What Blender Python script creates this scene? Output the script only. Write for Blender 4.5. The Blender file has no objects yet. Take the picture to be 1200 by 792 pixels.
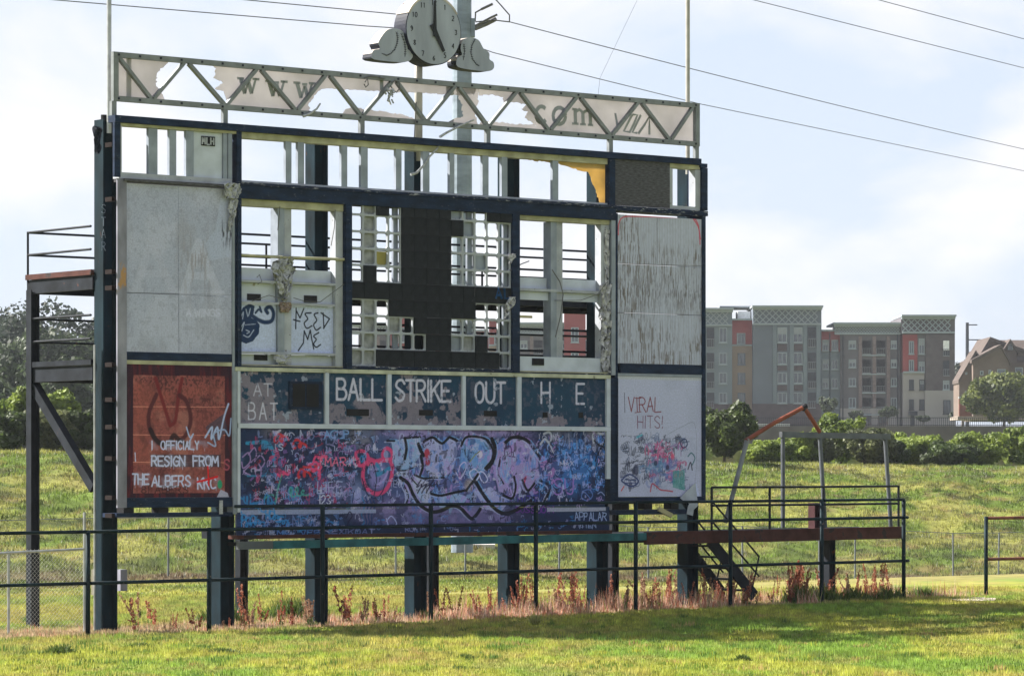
import bpy, math, random
import numpy as np
from math import radians, sin, cos, pi, tau
from mathutils import Vector, Matrix

RS = random.Random(7)
NR = np.random.RandomState(11)
scene = bpy.context.scene
COL = scene.collection

# ------------------------------------------------------------------ camera
F, CX, HZ, CAMZ = 4025.0, 600.0, 549.0, 3.2      # focal length, centre and eye level measured in the 1200 px photograph
cam = bpy.data.cameras.new('camera')
cam.lens = F * 36.0 / 1200.0
cam.sensor_width = 36.0
cam.shift_y = (HZ - 396.0) / 1200.0
cam.clip_start = 1.0
cam.clip_end = 9000.0
camo = bpy.data.objects.new('camera', cam)
camo.location = (0, 0, CAMZ)
camo.rotation_euler = (radians(90), 0, 0)
COL.objects.link(camo)
scene.camera = camo

# ------------------------------------------------------------------ light
SUN_DIR = Vector((-0.955, 0.295, 0.0)).normalized()
SUN_EL = radians(38.5)
to_sun = Vector((SUN_DIR.x * cos(SUN_EL), SUN_DIR.y * cos(SUN_EL), sin(SUN_EL)))
sl = bpy.data.lights.new('sun', 'SUN')
sl.energy = 5.0
sl.angle = radians(0.53)
sl.color = (1.0, 0.95, 0.87)
so = bpy.data.objects.new('sun', sl)
so.rotation_euler = to_sun.to_track_quat('Z', 'Y').to_euler()
so.location = (0, 0, 60)
COL.objects.link(so)

vs = scene.view_settings
vs.view_transform = 'Standard'
vs.look = 'None'
vs.exposure = 1.74
vs.gamma = 1.0
vs.use_curve_mapping = False
scene.cycles.max_bounces = 5
scene.cycles.diffuse_bounces = 3
scene.cycles.glossy_bounces = 2
scene.cycles.transmission_bounces = 3
scene.cycles.transparent_max_bounces = 6
scene.cycles.volume_bounces = 0
scene.cycles.caustics_reflective = False
scene.cycles.caustics_refractive = False
scene.cycles.use_denoising = True

world = bpy.data.worlds.new('World')
scene.world = world
world.use_nodes = True
wn, wl = world.node_tree.nodes, world.node_tree.links
wn.clear()
SKY_STRENGTH = 0.054


def wnode(t, **kw):
    n = wn.new(t)
    for k, v in kw.items():
        setattr(n, k, v)
    return n


sky = wnode('ShaderNodeTexSky', sky_type='NISHITA', sun_disc=False)
sky.sun_elevation = SUN_EL
sky.sun_rotation = math.atan2(SUN_DIR.x, SUN_DIR.y)
sky.air_density = 1.0
sky.dust_density = 1.2
sky.ozone_density = 1.5
tc = wnode('ShaderNodeTexCoord')
mp = wnode('ShaderNodeMapping')
mp.inputs['Scale'].default_value = (1.0, 1.0, 1.9)
mp.inputs['Location'].default_value = (0.37, 0.12, 0.415)
wl.new(tc.outputs['Generated'], mp.inputs['Vector'])
n1 = wnode('ShaderNodeTexNoise')
n1.inputs['Scale'].default_value = 9.0
n1.inputs['Detail'].default_value = 7.0
n1.inputs['Roughness'].default_value = 0.52
n1.inputs['Distortion'].default_value = 0.3
wl.new(mp.outputs['Vector'], n1.inputs['Vector'])
r1 = wnode('ShaderNodeValToRGB')
r1.color_ramp.elements[0].position = 0.44
r1.color_ramp.elements[0].color = (0.0, 0.0, 0.0, 1)
r1.color_ramp.elements[1].position = 0.60
r1.color_ramp.elements[1].color = (1, 1, 1, 1)
wl.new(n1.outputs['Fac'], r1.inputs['Fac'])
# thin veil over the whole sky, whiter cloud where the noise is high; everything stays a multiple of daylight
veil = wnode('ShaderNodeMix', data_type='RGBA')
sepz = wnode('ShaderNodeSeparateXYZ')
wl.new(tc.outputs['Generated'], sepz.inputs[0])
vr = wnode('ShaderNodeMapRange')
vr.inputs['From Min'].default_value = 0.12
vr.inputs['From Max'].default_value = 0.6
vr.inputs['To Min'].default_value = 0.82
vr.inputs['To Max'].default_value = 0.10
wl.new(sepz.outputs['Z'], vr.inputs['Value'])
wl.new(vr.outputs[0], veil.inputs[0])
veil.inputs['B'].default_value = (4.2, 4.65, 5.55, 1)
wl.new(sky.outputs['Color'], veil.inputs['A'])
cl = wnode('ShaderNodeMix', data_type='RGBA')
cl.inputs['B'].default_value = (5.65, 5.6, 5.8, 1)
mm = wnode('ShaderNodeMath', operation='MULTIPLY')
mm.inputs[1].default_value = 0.95
wl.new(r1.outputs['Color'], mm.inputs[0])
wl.new(mm.outputs[0], cl.inputs[0])
wl.new(veil.outputs['Result'], cl.inputs['A'])
bg = wnode('ShaderNodeBackground')
bg.inputs['Strength'].default_value = SKY_STRENGTH
wo = wnode('ShaderNodeOutputWorld')
wl.new(cl.outputs['Result'], bg.inputs['Color'])
wl.new(bg.outputs[0], wo.inputs[0])


# ------------------------------------------------------------------ helpers
def lin(c):
    c = c / 255.0
    return c / 12.92 if c <= 0.04045 else ((c + 0.055) / 1.055) ** 2.4


WREF = (lin(175), lin(178), lin(163))


def alb(r, g, b, k=0.56):
    """albedo of a surface that the photograph shows in shade with this colour"""
    return tuple(min(0.85, lin(v) / w * k) for v, w in zip((r, g, b), WREF))


def smooth(a, b, x):
    t = np.clip((x - a) / (b - a), 0, 1)
    return t * t * (3 - 2 * t)


_perm = np.random.RandomState(3).rand(256, 256)


def vnoise(x, y):
    x = np.asarray(x, dtype=float)
    y = np.asarray(y, dtype=float)
    xi = np.floor(x).astype(int)
    yi = np.floor(y).astype(int)
    fx = x - xi
    fy = y - yi
    fx = fx * fx * (3 - 2 * fx)
    fy = fy * fy * (3 - 2 * fy)
    a = _perm[xi % 256, yi % 256]
    b = _perm[(xi + 1) % 256, yi % 256]
    c = _perm[xi % 256, (yi + 1) % 256]
    d = _perm[(xi + 1) % 256, (yi + 1) % 256]
    return (a * (1 - fx) + b * fx) * (1 - fy) + (c * (1 - fx) + d * fx) * fy


def fbm(x, y, o=4, rough=0.5):
    s, a, t = 0.0, 1.0, 0.0
    for i in range(o):
        s = s + a * vnoise(x * 2 ** i + 17.3 * i, y * 2 ** i + 9.1 * i)
        t += a
        a *= rough
    return s / t


# ---- materials
MATS = {}


def mat(name, color, rough=0.6, metal=0.0, var=0.18, scale=3.0, color2=None, patch=0.0, patch_scale=4.0,
        bump=0.15, bump_scale=40.0, transl=0.0, attr=None, stretch=(1, 1, 1), spec=0.12):
    """procedural paint / steel / stone: base colour + soft tone noise + optional second-colour patches (wear, rust)"""
    if name in MATS:
        return MATS[name]
    m = bpy.data.materials.new(name)
    m.use_nodes = True
    nt = m.node_tree
    N, L = nt.nodes, nt.links
    p = N['Principled BSDF']
    p.inputs['Roughness'].default_value = rough
    p.inputs['Metallic'].default_value = metal
    p.inputs['Specular IOR Level'].default_value = spec
    t = N.new('ShaderNodeTexCoord')
    mpn = N.new('ShaderNodeMapping')
    mpn.inputs['Scale'].default_value = stretch
    L.new(t.outputs['Object'], mpn.inputs['Vector'])
    no = N.new('ShaderNodeTexNoise')
    no.inputs['Scale'].default_value = scale
    no.inputs['Detail'].default_value = 6
    L.new(mpn.outputs[0], no.inputs['Vector'])
    hs = N.new('ShaderNodeMix')
    hs.data_type = 'RGBA'
    lo = tuple(max(0, c * (1 - var)) for c in color) + (1,)
    hi = tuple(min(0.9, c * (1 + var)) for c in color) + (1,)
    hs.inputs['A'].default_value = lo
    hs.inputs['B'].default_value = hi
    mr = N.new('ShaderNodeMapRange')
    mr.inputs['From Min'].default_value = 0.3
    mr.inputs['From Max'].default_value = 0.7
    L.new(no.outputs['Fac'], mr.inputs['Value'])
    L.new(mr.outputs[0], hs.inputs[0])
    out = hs.outputs['Result']
    if attr:
        at = N.new('ShaderNodeAttribute')
        at.attribute_name = attr
        mu = N.new('ShaderNodeMix')
        mu.data_type = 'RGBA'
        mu.blend_type = 'MULTIPLY'
        mu.inputs[0].default_value = 1
        L.new(at.outputs['Color'], mu.inputs['A'])
        L.new(out, mu.inputs['B'])
        out = mu.outputs['Result']
    if color2 is not None:
        n2 = N.new('ShaderNodeTexNoise')
        n2.inputs['Scale'].default_value = patch_scale
        n2.inputs['Detail'].default_value = 9
        n2.inputs['Roughness'].default_value = 0.65
        L.new(mpn.outputs[0], n2.inputs['Vector'])
        rr = N.new('ShaderNodeMapRange')
        e = 0.72 - 0.35 * patch
        rr.inputs['From Min'].default_value = e
        rr.inputs['From Max'].default_value = e + 0.05
        L.new(n2.outputs['Fac'], rr.inputs['Value'])
        m2 = N.new('ShaderNodeMix')
        m2.data_type = 'RGBA'
        m2.inputs['B'].default_value = tuple(color2) + (1,)
        L.new(out, m2.inputs['A'])
        L.new(rr.outputs[0], m2.inputs[0])
        out = m2.outputs['Result']
    L.new(out, p.inputs['Base Color'])
    if bump:
        nb = N.new('ShaderNodeTexNoise')
        nb.inputs['Scale'].default_value = bump_scale
        nb.inputs['Detail'].default_value = 4
        L.new(mpn.outputs[0], nb.inputs['Vector'])
        bu = N.new('ShaderNodeBump')
        bu.inputs['Strength'].default_value = bump
        bu.inputs['Distance'].default_value = 0.02
        L.new(nb.outputs['Fac'], bu.inputs['Height'])
        L.new(bu.outputs[0], p.inputs['Normal'])
    if transl:
        tr = N.new('ShaderNodeBsdfTranslucent')
        L.new(out, tr.inputs['Color'])
        ms = N.new('ShaderNodeMixShader')
        ms.inputs[0].default_value = transl
        L.new(p.outputs[0], ms.inputs[1])
        L.new(tr.outputs[0], ms.inputs[2])
        L.new(ms.outputs[0], N['Material Output'].inputs['Surface'])
    MATS[name] = m
    return m


RUST = (0.16, 0.055, 0.028)
NAVY = mat('navy_paint', (0.007, 0.017, 0.042), 0.7, spec=.12, var=0.45, color2=(0.09, 0.10, 0.12), patch=0.26, patch_scale=11, stretch=(1, 1, 3))
NAVYW = mat('navy_paint_peeling', (0.008, 0.016, 0.04), 0.6, spec=.08, var=0.4, color2=(0.3, 0.31, 0.33), patch=0.42, patch_scale=7, stretch=(1, 1, 5))
TEAL = mat('teal_steel_paint', (0.004, 0.014, 0.021), 0.75, spec=.08, var=0.5, color2=(0.045, 0.022, 0.016), patch=0.2, patch_scale=4, stretch=(1, 1, .5))
TEALG = mat('green_pipe_paint', (0.005, 0.015, 0.02), 0.6, spec=.08, var=0.5, color2=(0.16, 0.11, 0.09), patch=0.2, patch_scale=9)
DARKST = mat('dark_steel', (0.013, 0.016, 0.022), 0.6, spec=.08, var=0.4, color2=RUST, patch=0.18, patch_scale=3)
RUSTST = mat('rusted_beam', (0.060, 0.022, 0.018), 0.75, var=0.45, color2=(0.03, 0.022, 0.022), patch=0.45, patch_scale=3)
RUSTPIPE = mat('rusty_pipe', (0.20, 0.062, 0.038), 0.7, var=0.3, color2=(0.10, 0.05, 0.04), patch=0.2, patch_scale=6)
GALV = mat('galvanised_steel', (0.36, 0.375, 0.38), 0.42, metal=0.5, var=0.25, scale=5, color2=(0.22, 0.19, 0.17), patch=0.12)
GALVD = mat('dull_truss_steel', (0.18, 0.195, 0.205), 0.55, metal=0.3, var=0.2, scale=4)
SILVER = mat('silver_trim', (0.20, 0.20, 0.25), 0.5, metal=0.1, var=0.35, scale=3, color2=(0.35, 0.2, 0.09), patch=0.34, patch_scale=2.5, stretch=(1, 1, .5))
CREAM = mat('cream_paint', (0.33, 0.32, 0.22), 0.6, var=0.3, color2=(0.16, 0.15, 0.12), patch=0.2, patch_scale=5)
WHITEP = mat('white_paint', (0.44, 0.48, 0.56), 0.55, var=0.12, color2=(0.25, 0.24, 0.21), patch=0.14, patch_scale=4)
WHITEF = mat('white_frame', (0.33, 0.35, 0.39), 0.6, var=0.2, color2=(0.13, 0.12, 0.11), patch=0.25, patch_scale=12)
STUD = mat('grey_stud', (0.23, 0.26, 0.31), 0.5, metal=0.2, var=0.2, color2=(0.15, 0.14, 0.12), patch=0.12)
LED = mat('black_display_face', (0.018, 0.021, 0.0265), 0.85, var=0.35, scale=5, bump=0.7, bump_scale=90, spec=0.15)
BLACKP = mat('black_plate', (0.012, 0.012, 0.014), 0.7, var=0.3)
WOODG = mat('weathered_black_plywood', (0.075, 0.075, 0.085), 0.85, var=0.55, scale=9, stretch=(1, 1, 6), bump=0.6, color2=(0.22, 0.22, 0.24), patch=0.08, patch_scale=10)
FOIL = mat('crumpled_grey_foil', (0.38, 0.38, 0.40), 0.6, metal=0.0, var=0.55, scale=11, color2=(0.06, 0.06, 0.07), patch=0.5, patch_scale=9, bump=0.8, bump_scale=25)
RAG = mat('dirty_white_rag', (0.36, 0.37, 0.39), 0.9, var=0.4, scale=14, color2=(0.10, 0.10, 0.11), patch=0.45, patch_scale=14)
NEST = mat('dry_nest_brown', (0.22, 0.17, 0.14), 0.95, var=0.5, scale=25)
CLOTH = mat('weathered_banner_cloth', (0.49, 0.475, 0.48), 0.9, var=0.14, scale=1.2, transl=0.60, bump=0.1)
YCLOTH = mat('yellowed_backing_cloth', (0.62, 0.46, 0.20), 0.9, var=0.2, scale=2, transl=0.5)
LETG = mat('grey_lettering', (0.26, 0.275, 0.29), 0.8, var=0.15)
LETD = mat('dark_lettering', (0.02, 0.022, 0.026), 0.7, var=0.2)
CLKF = mat('grey_white_face', (0.29, 0.315, 0.38), 0.6, var=0.16, scale=1.6, color2=(.17, .17, .17), patch=.16, patch_scale=5, stretch=(2, 1, .5))
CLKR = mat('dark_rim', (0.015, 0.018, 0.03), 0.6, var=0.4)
CLKT = mat('painted_sunlit_edge', (0.42, 0.38, 0.34), 0.6, var=0.3, color2=(0.1, 0.06, 0.06), patch=0.3)  # sunlight put into the colour of upward clock and cloud edges
POLEC = mat('cream_pole', (0.34, 0.33, 0.30), 0.5, var=0.2)
PYLON = mat('grey_pylon_steel', (0.19, 0.23, 0.27), 0.5, metal=0.35, var=0.25, scale=1.5, stretch=(1, 1, 3))
CABLE = mat('cable', (0.11, 0.11, 0.115), 0.6, var=0.2)
CONC = mat('concrete', (0.36, 0.35, 0.34), 0.9, var=0.2, color2=(0.2, 0.2, 0.19), patch=0.2)
BLUEP = mat('blue_spray', (0.015, 0.06, 0.16), 0.7, var=0.3)


def new_obj(name, me, parent=None, kind=None, m=None):
    o = bpy.data.objects.new(name, me)
    COL.objects.link(o)
    if parent is not None:
        o.parent = parent
    if kind:
        o['kind'] = kind
    if m is not None and me is not None and len(me.materials) == 0:
        me.materials.append(m)
    return o


class MB:
    def __init__(s):
        s.v, s.f = [], []

    def quadbox(s, corners):
        """8 corners: bottom 4 then top 4"""
        b = len(s.v)
        s.v += [tuple(c) for c in corners]
        for q in ((3, 2, 1, 0), (4, 5, 6, 7), (0, 1, 5, 4), (1, 2, 6, 5), (2, 3, 7, 6), (3, 0, 4, 7)):
            s.f.append(tuple(b + i for i in q))
        return s

    def box(s, x0, x1, y0, y1, z0, z1):
        return s.quadbox([(x0, y0, z0), (x1, y0, z0), (x1, y1, z0), (x0, y1, z0),
                          (x0, y0, z1), (x1, y0, z1), (x1, y1, z1), (x0, y1, z1)])

    def bar(s, a, b, w, h, up=(0, 0, 1)):
        """rectangular bar from a to b; w across, h along up"""
        a, b = Vector(a), Vector(b)
        d = (b - a).normalized()
        upv = Vector(up)
        side = d.cross(upv)
        if side.length < 1e-4:
            side = d.cross(Vector((1, 0, 0)))
        side.normalize()
        u2 = side.cross(d).normalized()
        c = []
        for p in (a, b):
            for (i, j) in ((-1, -1), (1, -1), (1, 1), (-1, 1)):
                c.append(p + side * (i * w / 2) + u2 * (j * h / 2))
        b0 = len(s.v)
        s.v += [tuple(q) for q in c]
        for q in ((0, 1, 2, 3), (7, 6, 5, 4), (0, 4, 5, 1), (1, 5, 6, 2), (2, 6, 7, 3), (3, 7, 4, 0)):
            s.f.append(tuple(b0 + i for i in q))
        return s

    def tube(s, pts, r, n=8, r2=None, cap=True):
        pts = [Vector(p) for p in pts]
        b0 = len(s.v)
        k = len(pts)
        ref = Vector((0, 0, 1))
        for i, p in enumerate(pts):
            d = (pts[min(i + 1, k - 1)] - pts[max(i - 1, 0)]).normalized()
            if abs(d.z) > 0.95:
                ref = Vector((0, 1, 0))
            else:
                ref = Vector((0, 0, 1))
            a = d.cross(ref).normalized()
            c = d.cross(a).normalized()
            rr = r if r2 is None else r + (r2 - r) * i / max(1, k - 1)
            for j in range(n):
                t = 2 * pi * j / n
                s.v.append(tuple(p + a * (cos(t) * rr) + c * (sin(t) * rr)))
        for i in range(k - 1):
            for j in range(n):
                s.f.append((b0 + i * n + j, b0 + (i + 1) * n + j, b0 + (i + 1) * n + (j + 1) % n, b0 + i * n + (j + 1) % n))
        if cap:
            s.f.append(tuple(b0 + j for j in range(n)))
            s.f.append(tuple(b0 + (k - 1) * n + (n - 1 - j) for j in range(n)))
        return s

    def prism(s, poly, y0, y1):
        """polygon in x,z extruded from y0 (front) to y1"""
        b = len(s.v)
        n = len(poly)
        for y in (y0, y1):
            s.v += [(p[0], y, p[1]) for p in poly]
        s.f.append(tuple(b + i for i in range(n)))
        s.f.append(tuple(b + n + n - 1 - i for i in range(n)))
        for i in range(n):
            j = (i + 1) % n
            s.f.append((b + i, b + n + i, b + n + j, b + j))
        return s

    def hbeam(s, x, y, z0, z1, w, d, tw=0.03):
        """vertical H section: flanges across x at front and back, web between"""
        s.box(x - w / 2, x - w / 2 + tw, y - d / 2, y + d / 2, z0, z1)
        s.box(x + w / 2 - tw, x + w / 2, y - d / 2, y + d / 2, z0, z1)
        s.box(x - w / 2 + tw, x + w / 2 - tw, y - tw / 2, y + tw / 2, z0, z1)
        return s

    def mesh(s, name):
        me = bpy.data.meshes.new(name)
        me.from_pydata(s.v, [], s.f)
        me.update()
        return me

    def build(s, name, m, parent=None, kind=None, smooth_=False, label=None):
        me = s.mesh(name)
        if smooth_:
            me.polygons.foreach_set('use_smooth', [True] * len(me.polygons))
        o = new_obj(name, me, parent, kind, m)
        if label:
            o['label'] = label
        return o


def thing(name, label, cat, loc=(0, 0, 0), rz=0.0, group=None):
    o = bpy.data.objects.new(name, None)
    COL.objects.link(o)
    o.empty_display_size = 0.3
    o.location = loc
    o.rotation_euler = (0, 0, rz)
    o['label'] = label
    o['category'] = cat
    if group:
        o['group'] = group
    return o


def tag(o, label, cat, group=None):
    o['label'] = label
    o['category'] = cat
    if group:
        o['group'] = group
    return o


def tri_mesh(name, V, cols, m, parent=None, kind=None, vpf=3):
    """V (n*vpf,3) loose faces of vpf verts; cols (n*vpf,3) albedo"""
    me = bpy.data.meshes.new(name)
    nv = len(V)
    nf = nv // vpf
    me.vertices.add(nv)
    me.vertices.foreach_set('co', np.ascontiguousarray(V, dtype=np.float32).ravel())
    me.loops.add(nv)
    me.loops.foreach_set('vertex_index', np.arange(nv, dtype=np.int32))
    me.polygons.add(nf)
    me.polygons.foreach_set('loop_start', np.arange(0, nv, vpf, dtype=np.int32))
    me.update(calc_edges=True)
    if cols is not None:
        ca = me.color_attributes.new('tint', 'FLOAT_COLOR', 'POINT')
        cc = np.ones((nv, 4), dtype=np.float32)
        cc[:, :3] = cols
        ca.data.foreach_set('color', cc.ravel())
    return new_obj(name, me, parent, kind, m)


# ------------------------------------------------------------------ measured frame of the scoreboard
ROT = radians(38.5)
DU = np.array((cos(ROT), sin(ROT)))
DW = np.array((-sin(ROT), cos(ROT)))
Y0 = 67.6
X0 = (133 - CX) / F * Y0


def LU(px, w=0.0):
    k = (px - CX) / F
    return (k * (Y0 + DW[1] * w) - X0 - DW[0] * w) / (DU[0] - DU[1] * k)


def LZ(px, py, w=0.0):
    u = LU(px, w)
    Y = Y0 + DU[1] * u + DW[1] * w
    return CAMZ + (HZ - py) * Y / F


def LP(px, py, w=0.0):
    return (LU(px, w), w, LZ(px, py, w))


def W2(u, w):
    return (X0 + DU[0] * u + DW[0] * w, Y0 + DU[1] * u + DW[1] * w)


def at(px, Y):
    return (px - CX) / F * Y


def zat(py, Y):
    return CAMZ + (HZ - py) * Y / F


# ------------------------------------------------------------------ terrain
def ground_z(X, Y):
    X = np.asarray(X, float)
    Y = np.asarray(Y, float)
    s = Y - 0.9 * X
    lawn = -0.04 + 0.2 * smooth(-8, 12, X) * smooth(60, 76, Y)
    lawn = lawn + 0.05 * (fbm(X * 0.12, Y * 0.12, 3) - 0.5)
    toe = -0.05 - 0.9 * smooth(-11, 20, X)
    z = lawn + (toe - lawn) * smooth(84, 108, s)
    rx = np.clip((X + 21) / 48.5, -0.4, 1.4)
    ridge = 3.87 - 0.67 * rx
    t = np.clip((s - 110) / 50.0, 0, 1)
    prof = t ** 0.92
    prof = prof * (1 - 0.12 * np.sin(np.pi * t) * np.sin(7 * t + X * 0.05))
    z = z + (ridge - toe) * prof
    lump = ((fbm(X * 0.35, Y * 0.35 + 5, 4) - 0.5) * 0.7 + (fbm(X * 1.1, Y * 0.8 + 50, 3) - 0.5) * 0.5) * smooth(108, 116, s) * (1 - smooth(150, 162, s) * 0.7)
    z = z + lump
    z = z - (z - 1.5) * smooth(182, 215, s)
    far = smooth(296, 299, Y)
    plate = 6.3 + 2.8 * smooth(300, 540, Y)
    z = z * (1 - far) + plate * far
    z = z * (1 - smooth(900, 2500, np.hypot(X, Y)) * 0.6)
    return z


def ground_col(X, Y):
    """albedo of grass cover"""
    s = Y - 0.9 * X
    g1 = np.stack([fbm(X * .9, Y * .35, 4), fbm(X * 0.25 + 9, Y * 0.12 + 3, 3), fbm(X * 2.5 + 4, Y * 1.2, 3)], -1)
    green = np.array((0.195, 0.30, 0.045))
    lime = np.array((0.35, 0.37, 0.06))
    straw = np.array((0.40, 0.30, 0.11))
    a = smooth(0.36, 0.62, g1[..., 0])[..., None]
    c = green * (1 - a) + lime * a
    b = (smooth(0.44, 0.64, g1[..., 1] * 0.5 + g1[..., 2] * 0.5) * 0.5)[..., None]
    lawn = c * (1 - b) + straw * b
    # levee: ranker, more olive, brown and dark patches
    lg = np.array((0.155, 0.225, 0.035))
    ly = np.array((0.32, 0.32, 0.08))
    lb = np.array((0.24, 0.15, 0.085))
    ld = np.array((0.045, 0.06, 0.020))
    n1 = fbm(X * 0.32 + 3, s * 0.42, 4)
    n2 = fbm(X * 0.9 + 30, s * 1.5, 3)
    a = smooth(0.38, 0.62, n1)[..., None]
    lev = lg * (1 - a) + ly * a
    b = smooth(0.60, 0.74, n2)[..., None] * 0.6
    lev = lev * (1 - b) + lb * b
    d = smooth(0.52, 0.68, fbm(X * 0.7 + 70, s * 1.1 + 8, 4, .62))[..., None] * 0.75
    lev = lev * (1 - d) + ld * d
    # brown bank along the far chain-link fence
    br = (np.exp(-((s - 110.5) / 2.2) ** 2) * smooth(0.3, 0.6, fbm(X * 0.5, s * 0.6 + 40, 3)))[..., None] * 0.8
    lev = lev * (1 - br) + np.array((0.19, 0.12, 0.085)) * br
    tn = (smooth(79, 86, s) * (1 - smooth(100, 108, s)))[..., None] * (.35 + .5 * smooth(-6, 12, X)[..., None])
    lawn = lawn * (1 - tn) + np.array((0.34, 0.29, 0.105)) * tn
    k = smooth(98, 106, s)[..., None]
    col = lawn * (1 - k) + lev * k
    # dead strip along the pipe fence and under the board
    u = (X - X0) * DU[0] + (Y - Y0) * DU[1]
    w = (X - X0) * DW[0] + (Y - Y0) * DW[1]
    st = (smooth(-0.9, -0.4, w) * (1 - smooth(1.5, 4.0, w)) * (1 - smooth(15, 23, u) * 0.9))[..., None] * 0.75
    col = col * (1 - st) + np.array((0.42, 0.29, 0.20)) * st
    return col


def axis(lo, hi, step, ext, grow=1.16):
    a = list(np.arange(lo, hi, step))
    d = step
    x = hi
    while x < ext[1]:
        a.append(x)
        d *= grow
        x += d
    a.append(ext[1])
    d = step
    x = lo
    pre = []
    while x > ext[0]:
        d *= grow
        x -= d
        pre.append(max(x, ext[0]))
    return np.array(sorted(set(pre + a)))


def build_ground():
    xs = axis(-34, 44, 0.55, (-3500, 3500))
    ys = axis(44, 206, 0.55, (-60, 4500), 1.12)
    ys = np.array(sorted(set(list(ys[(ys < 285) | (ys > 312)]) + [286, 290, 294, 296, 296.8, 297.5, 298.3, 299, 300, 304, 308, 312])))
    Xg, Yg = np.meshgrid(xs, ys)
    Z = ground_z(Xg, Yg)
    V = np.stack([Xg, Yg, Z], -1).reshape(-1, 3)
    nx, ny = len(xs), len(ys)
    i = np.arange(nx - 1)
    j = np.arange(ny - 1)
    I, J = np.meshgrid(i, j)
    a = (J * nx + I).ravel()
    Fc = np.stack([a, a + 1, a + nx + 1, a + nx], -1)
    me = bpy.data.meshes.new('ground')
    me.vertices.add(len(V))
    me.vertices.foreach_set('co', V.astype(np.float32).ravel())
    me.loops.add(Fc.size)
    me.loops.foreach_set('vertex_index', Fc.astype(np.int32).ravel())
    me.polygons.add(len(Fc))
    me.polygons.foreach_set('loop_start', np.arange(0, Fc.size, 4, dtype=np.int32))
    me.polygons.foreach_set('use_smooth', [True] * len(Fc))
    me.update(calc_edges=True)
    c = ground_col(Xg, Yg).reshape(-1, 3)
    ca = me.color_attributes.new('tint', 'FLOAT_COLOR', 'POINT')
    cc = np.ones((len(V), 4), dtype=np.float32)
    cc[:, :3] = c * 0.8
    ca.data.foreach_set('color', cc.ravel())
    m = mat('grassy_soil', (0.95, 0.95, 0.95), 0.95, var=0.45, scale=2.2, attr='tint', bump=1.0, bump_scale=3.0)
    o = new_obj('ground', me, None, 'structure', m)
    return o


build_ground()

GRASSM = mat('grass_blades', (1.0, 1.0, 1.0), 0.6, var=0.0, attr='tint', bump=0, transl=0.35, spec=0.25)


def blades(name, X, Y, H, Wd, cols, lean=0.35, kind='stuff'):
    n = len(X)
    Z = ground_z(X, Y) - 0.01
    ang = NR.rand(n) * pi
    la = NR.rand(n) * 2 * pi
    lr = NR.rand(n) * lean * H
    hx, hy = np.cos(ang) * Wd / 2, np.sin(ang) * Wd / 2
    V = np.zeros((n, 3, 3), dtype=np.float32)
    V[:, 0] = np.stack([X - hx, Y - hy, Z], -1)
    V[:, 1] = np.stack([X + hx, Y + hy, Z], -1)
    V[:, 2] = np.stack([X + np.cos(la) * lr, Y + np.sin(la) * lr, Z + H], -1)
    C = np.repeat(cols[:, None, :], 3, 1)
    return tri_mesh(name, V.reshape(-1, 3), C.reshape(-1, 3), GRASSM, None, kind)


def in_view(X, Y, pad=1.5):
    return np.abs(X) < 0.152 * Y + pad


def lawn_grass():
    n = 620000
    # denser towards the camera is not needed: the view is nearly parallel
    Y = 50 + NR.rand(n) ** 0.9 * 38
    X = (NR.rand(n) * 2 - 1) * 15
    k = in_view(X, Y)
    X, Y = X[k], Y[k]
    s = Y - 0.9 * X
    k = s < 100
    X, Y = X[k], Y[k]
    c = ground_col(X, Y)
    tone = 0.55 + 0.8 * NR.rand(len(X))
    c = c * tone[:, None]
    clump = fbm(X * 1.1, Y * 0.7, 3)
    c = c * (0.62 + 0.76 * vnoise(X * 7.0, Y * 1.6) ** 1.2)[:, None] * (0.8 + .4 * vnoise(X * 19.0, Y * 5))[:, None]
    H = 0.03 + 0.055 * NR.rand(len(X)) * (.4 + 1.2 * vnoise(X * 7.0, Y * 1.6)) + 0.10 * np.clip(clump - 0.58, 0, 1) * 2
    w = 0.010 + 0.011 * NR.rand(len(X))
    # rosettes and coarse tufts scattered through the turf
    m = 900
    ty = 51 + NR.rand(m) * 22
    tx = (NR.rand(m) * 2 - 1) * 11
    kk = NR.randint(14, 60, m)
    sx = np.repeat(tx, kk) + NR.normal(size=kk.sum()) * np.repeat(.05 + .12 * NR.rand(m), kk)
    sy = np.repeat(ty, kk) + NR.normal(size=kk.sum()) * .15
    pal = np.array([(.09, .17, .03), (.13, .21, .03), (.36, .36, .05), (.42, .30, .12), (.07, .12, .03)])[NR.choice(5, m, p=(.28, .27, .2, .12, .13))]
    X = np.concatenate([X, sx])
    Y = np.concatenate([Y, sy])
    c = np.concatenate([c, np.repeat(pal, kk, 0) * (.6 + .7 * NR.rand(kk.sum()))[:, None]])
    H = np.concatenate([H, np.repeat(.05 + .09 * NR.rand(m) ** 2, kk) * (.6 + .6 * NR.rand(kk.sum()))])
    w = np.concatenate([w, .012 + .016 * NR.rand(kk.sum())])
    blades('grass', X, Y, H, w, c)


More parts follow.
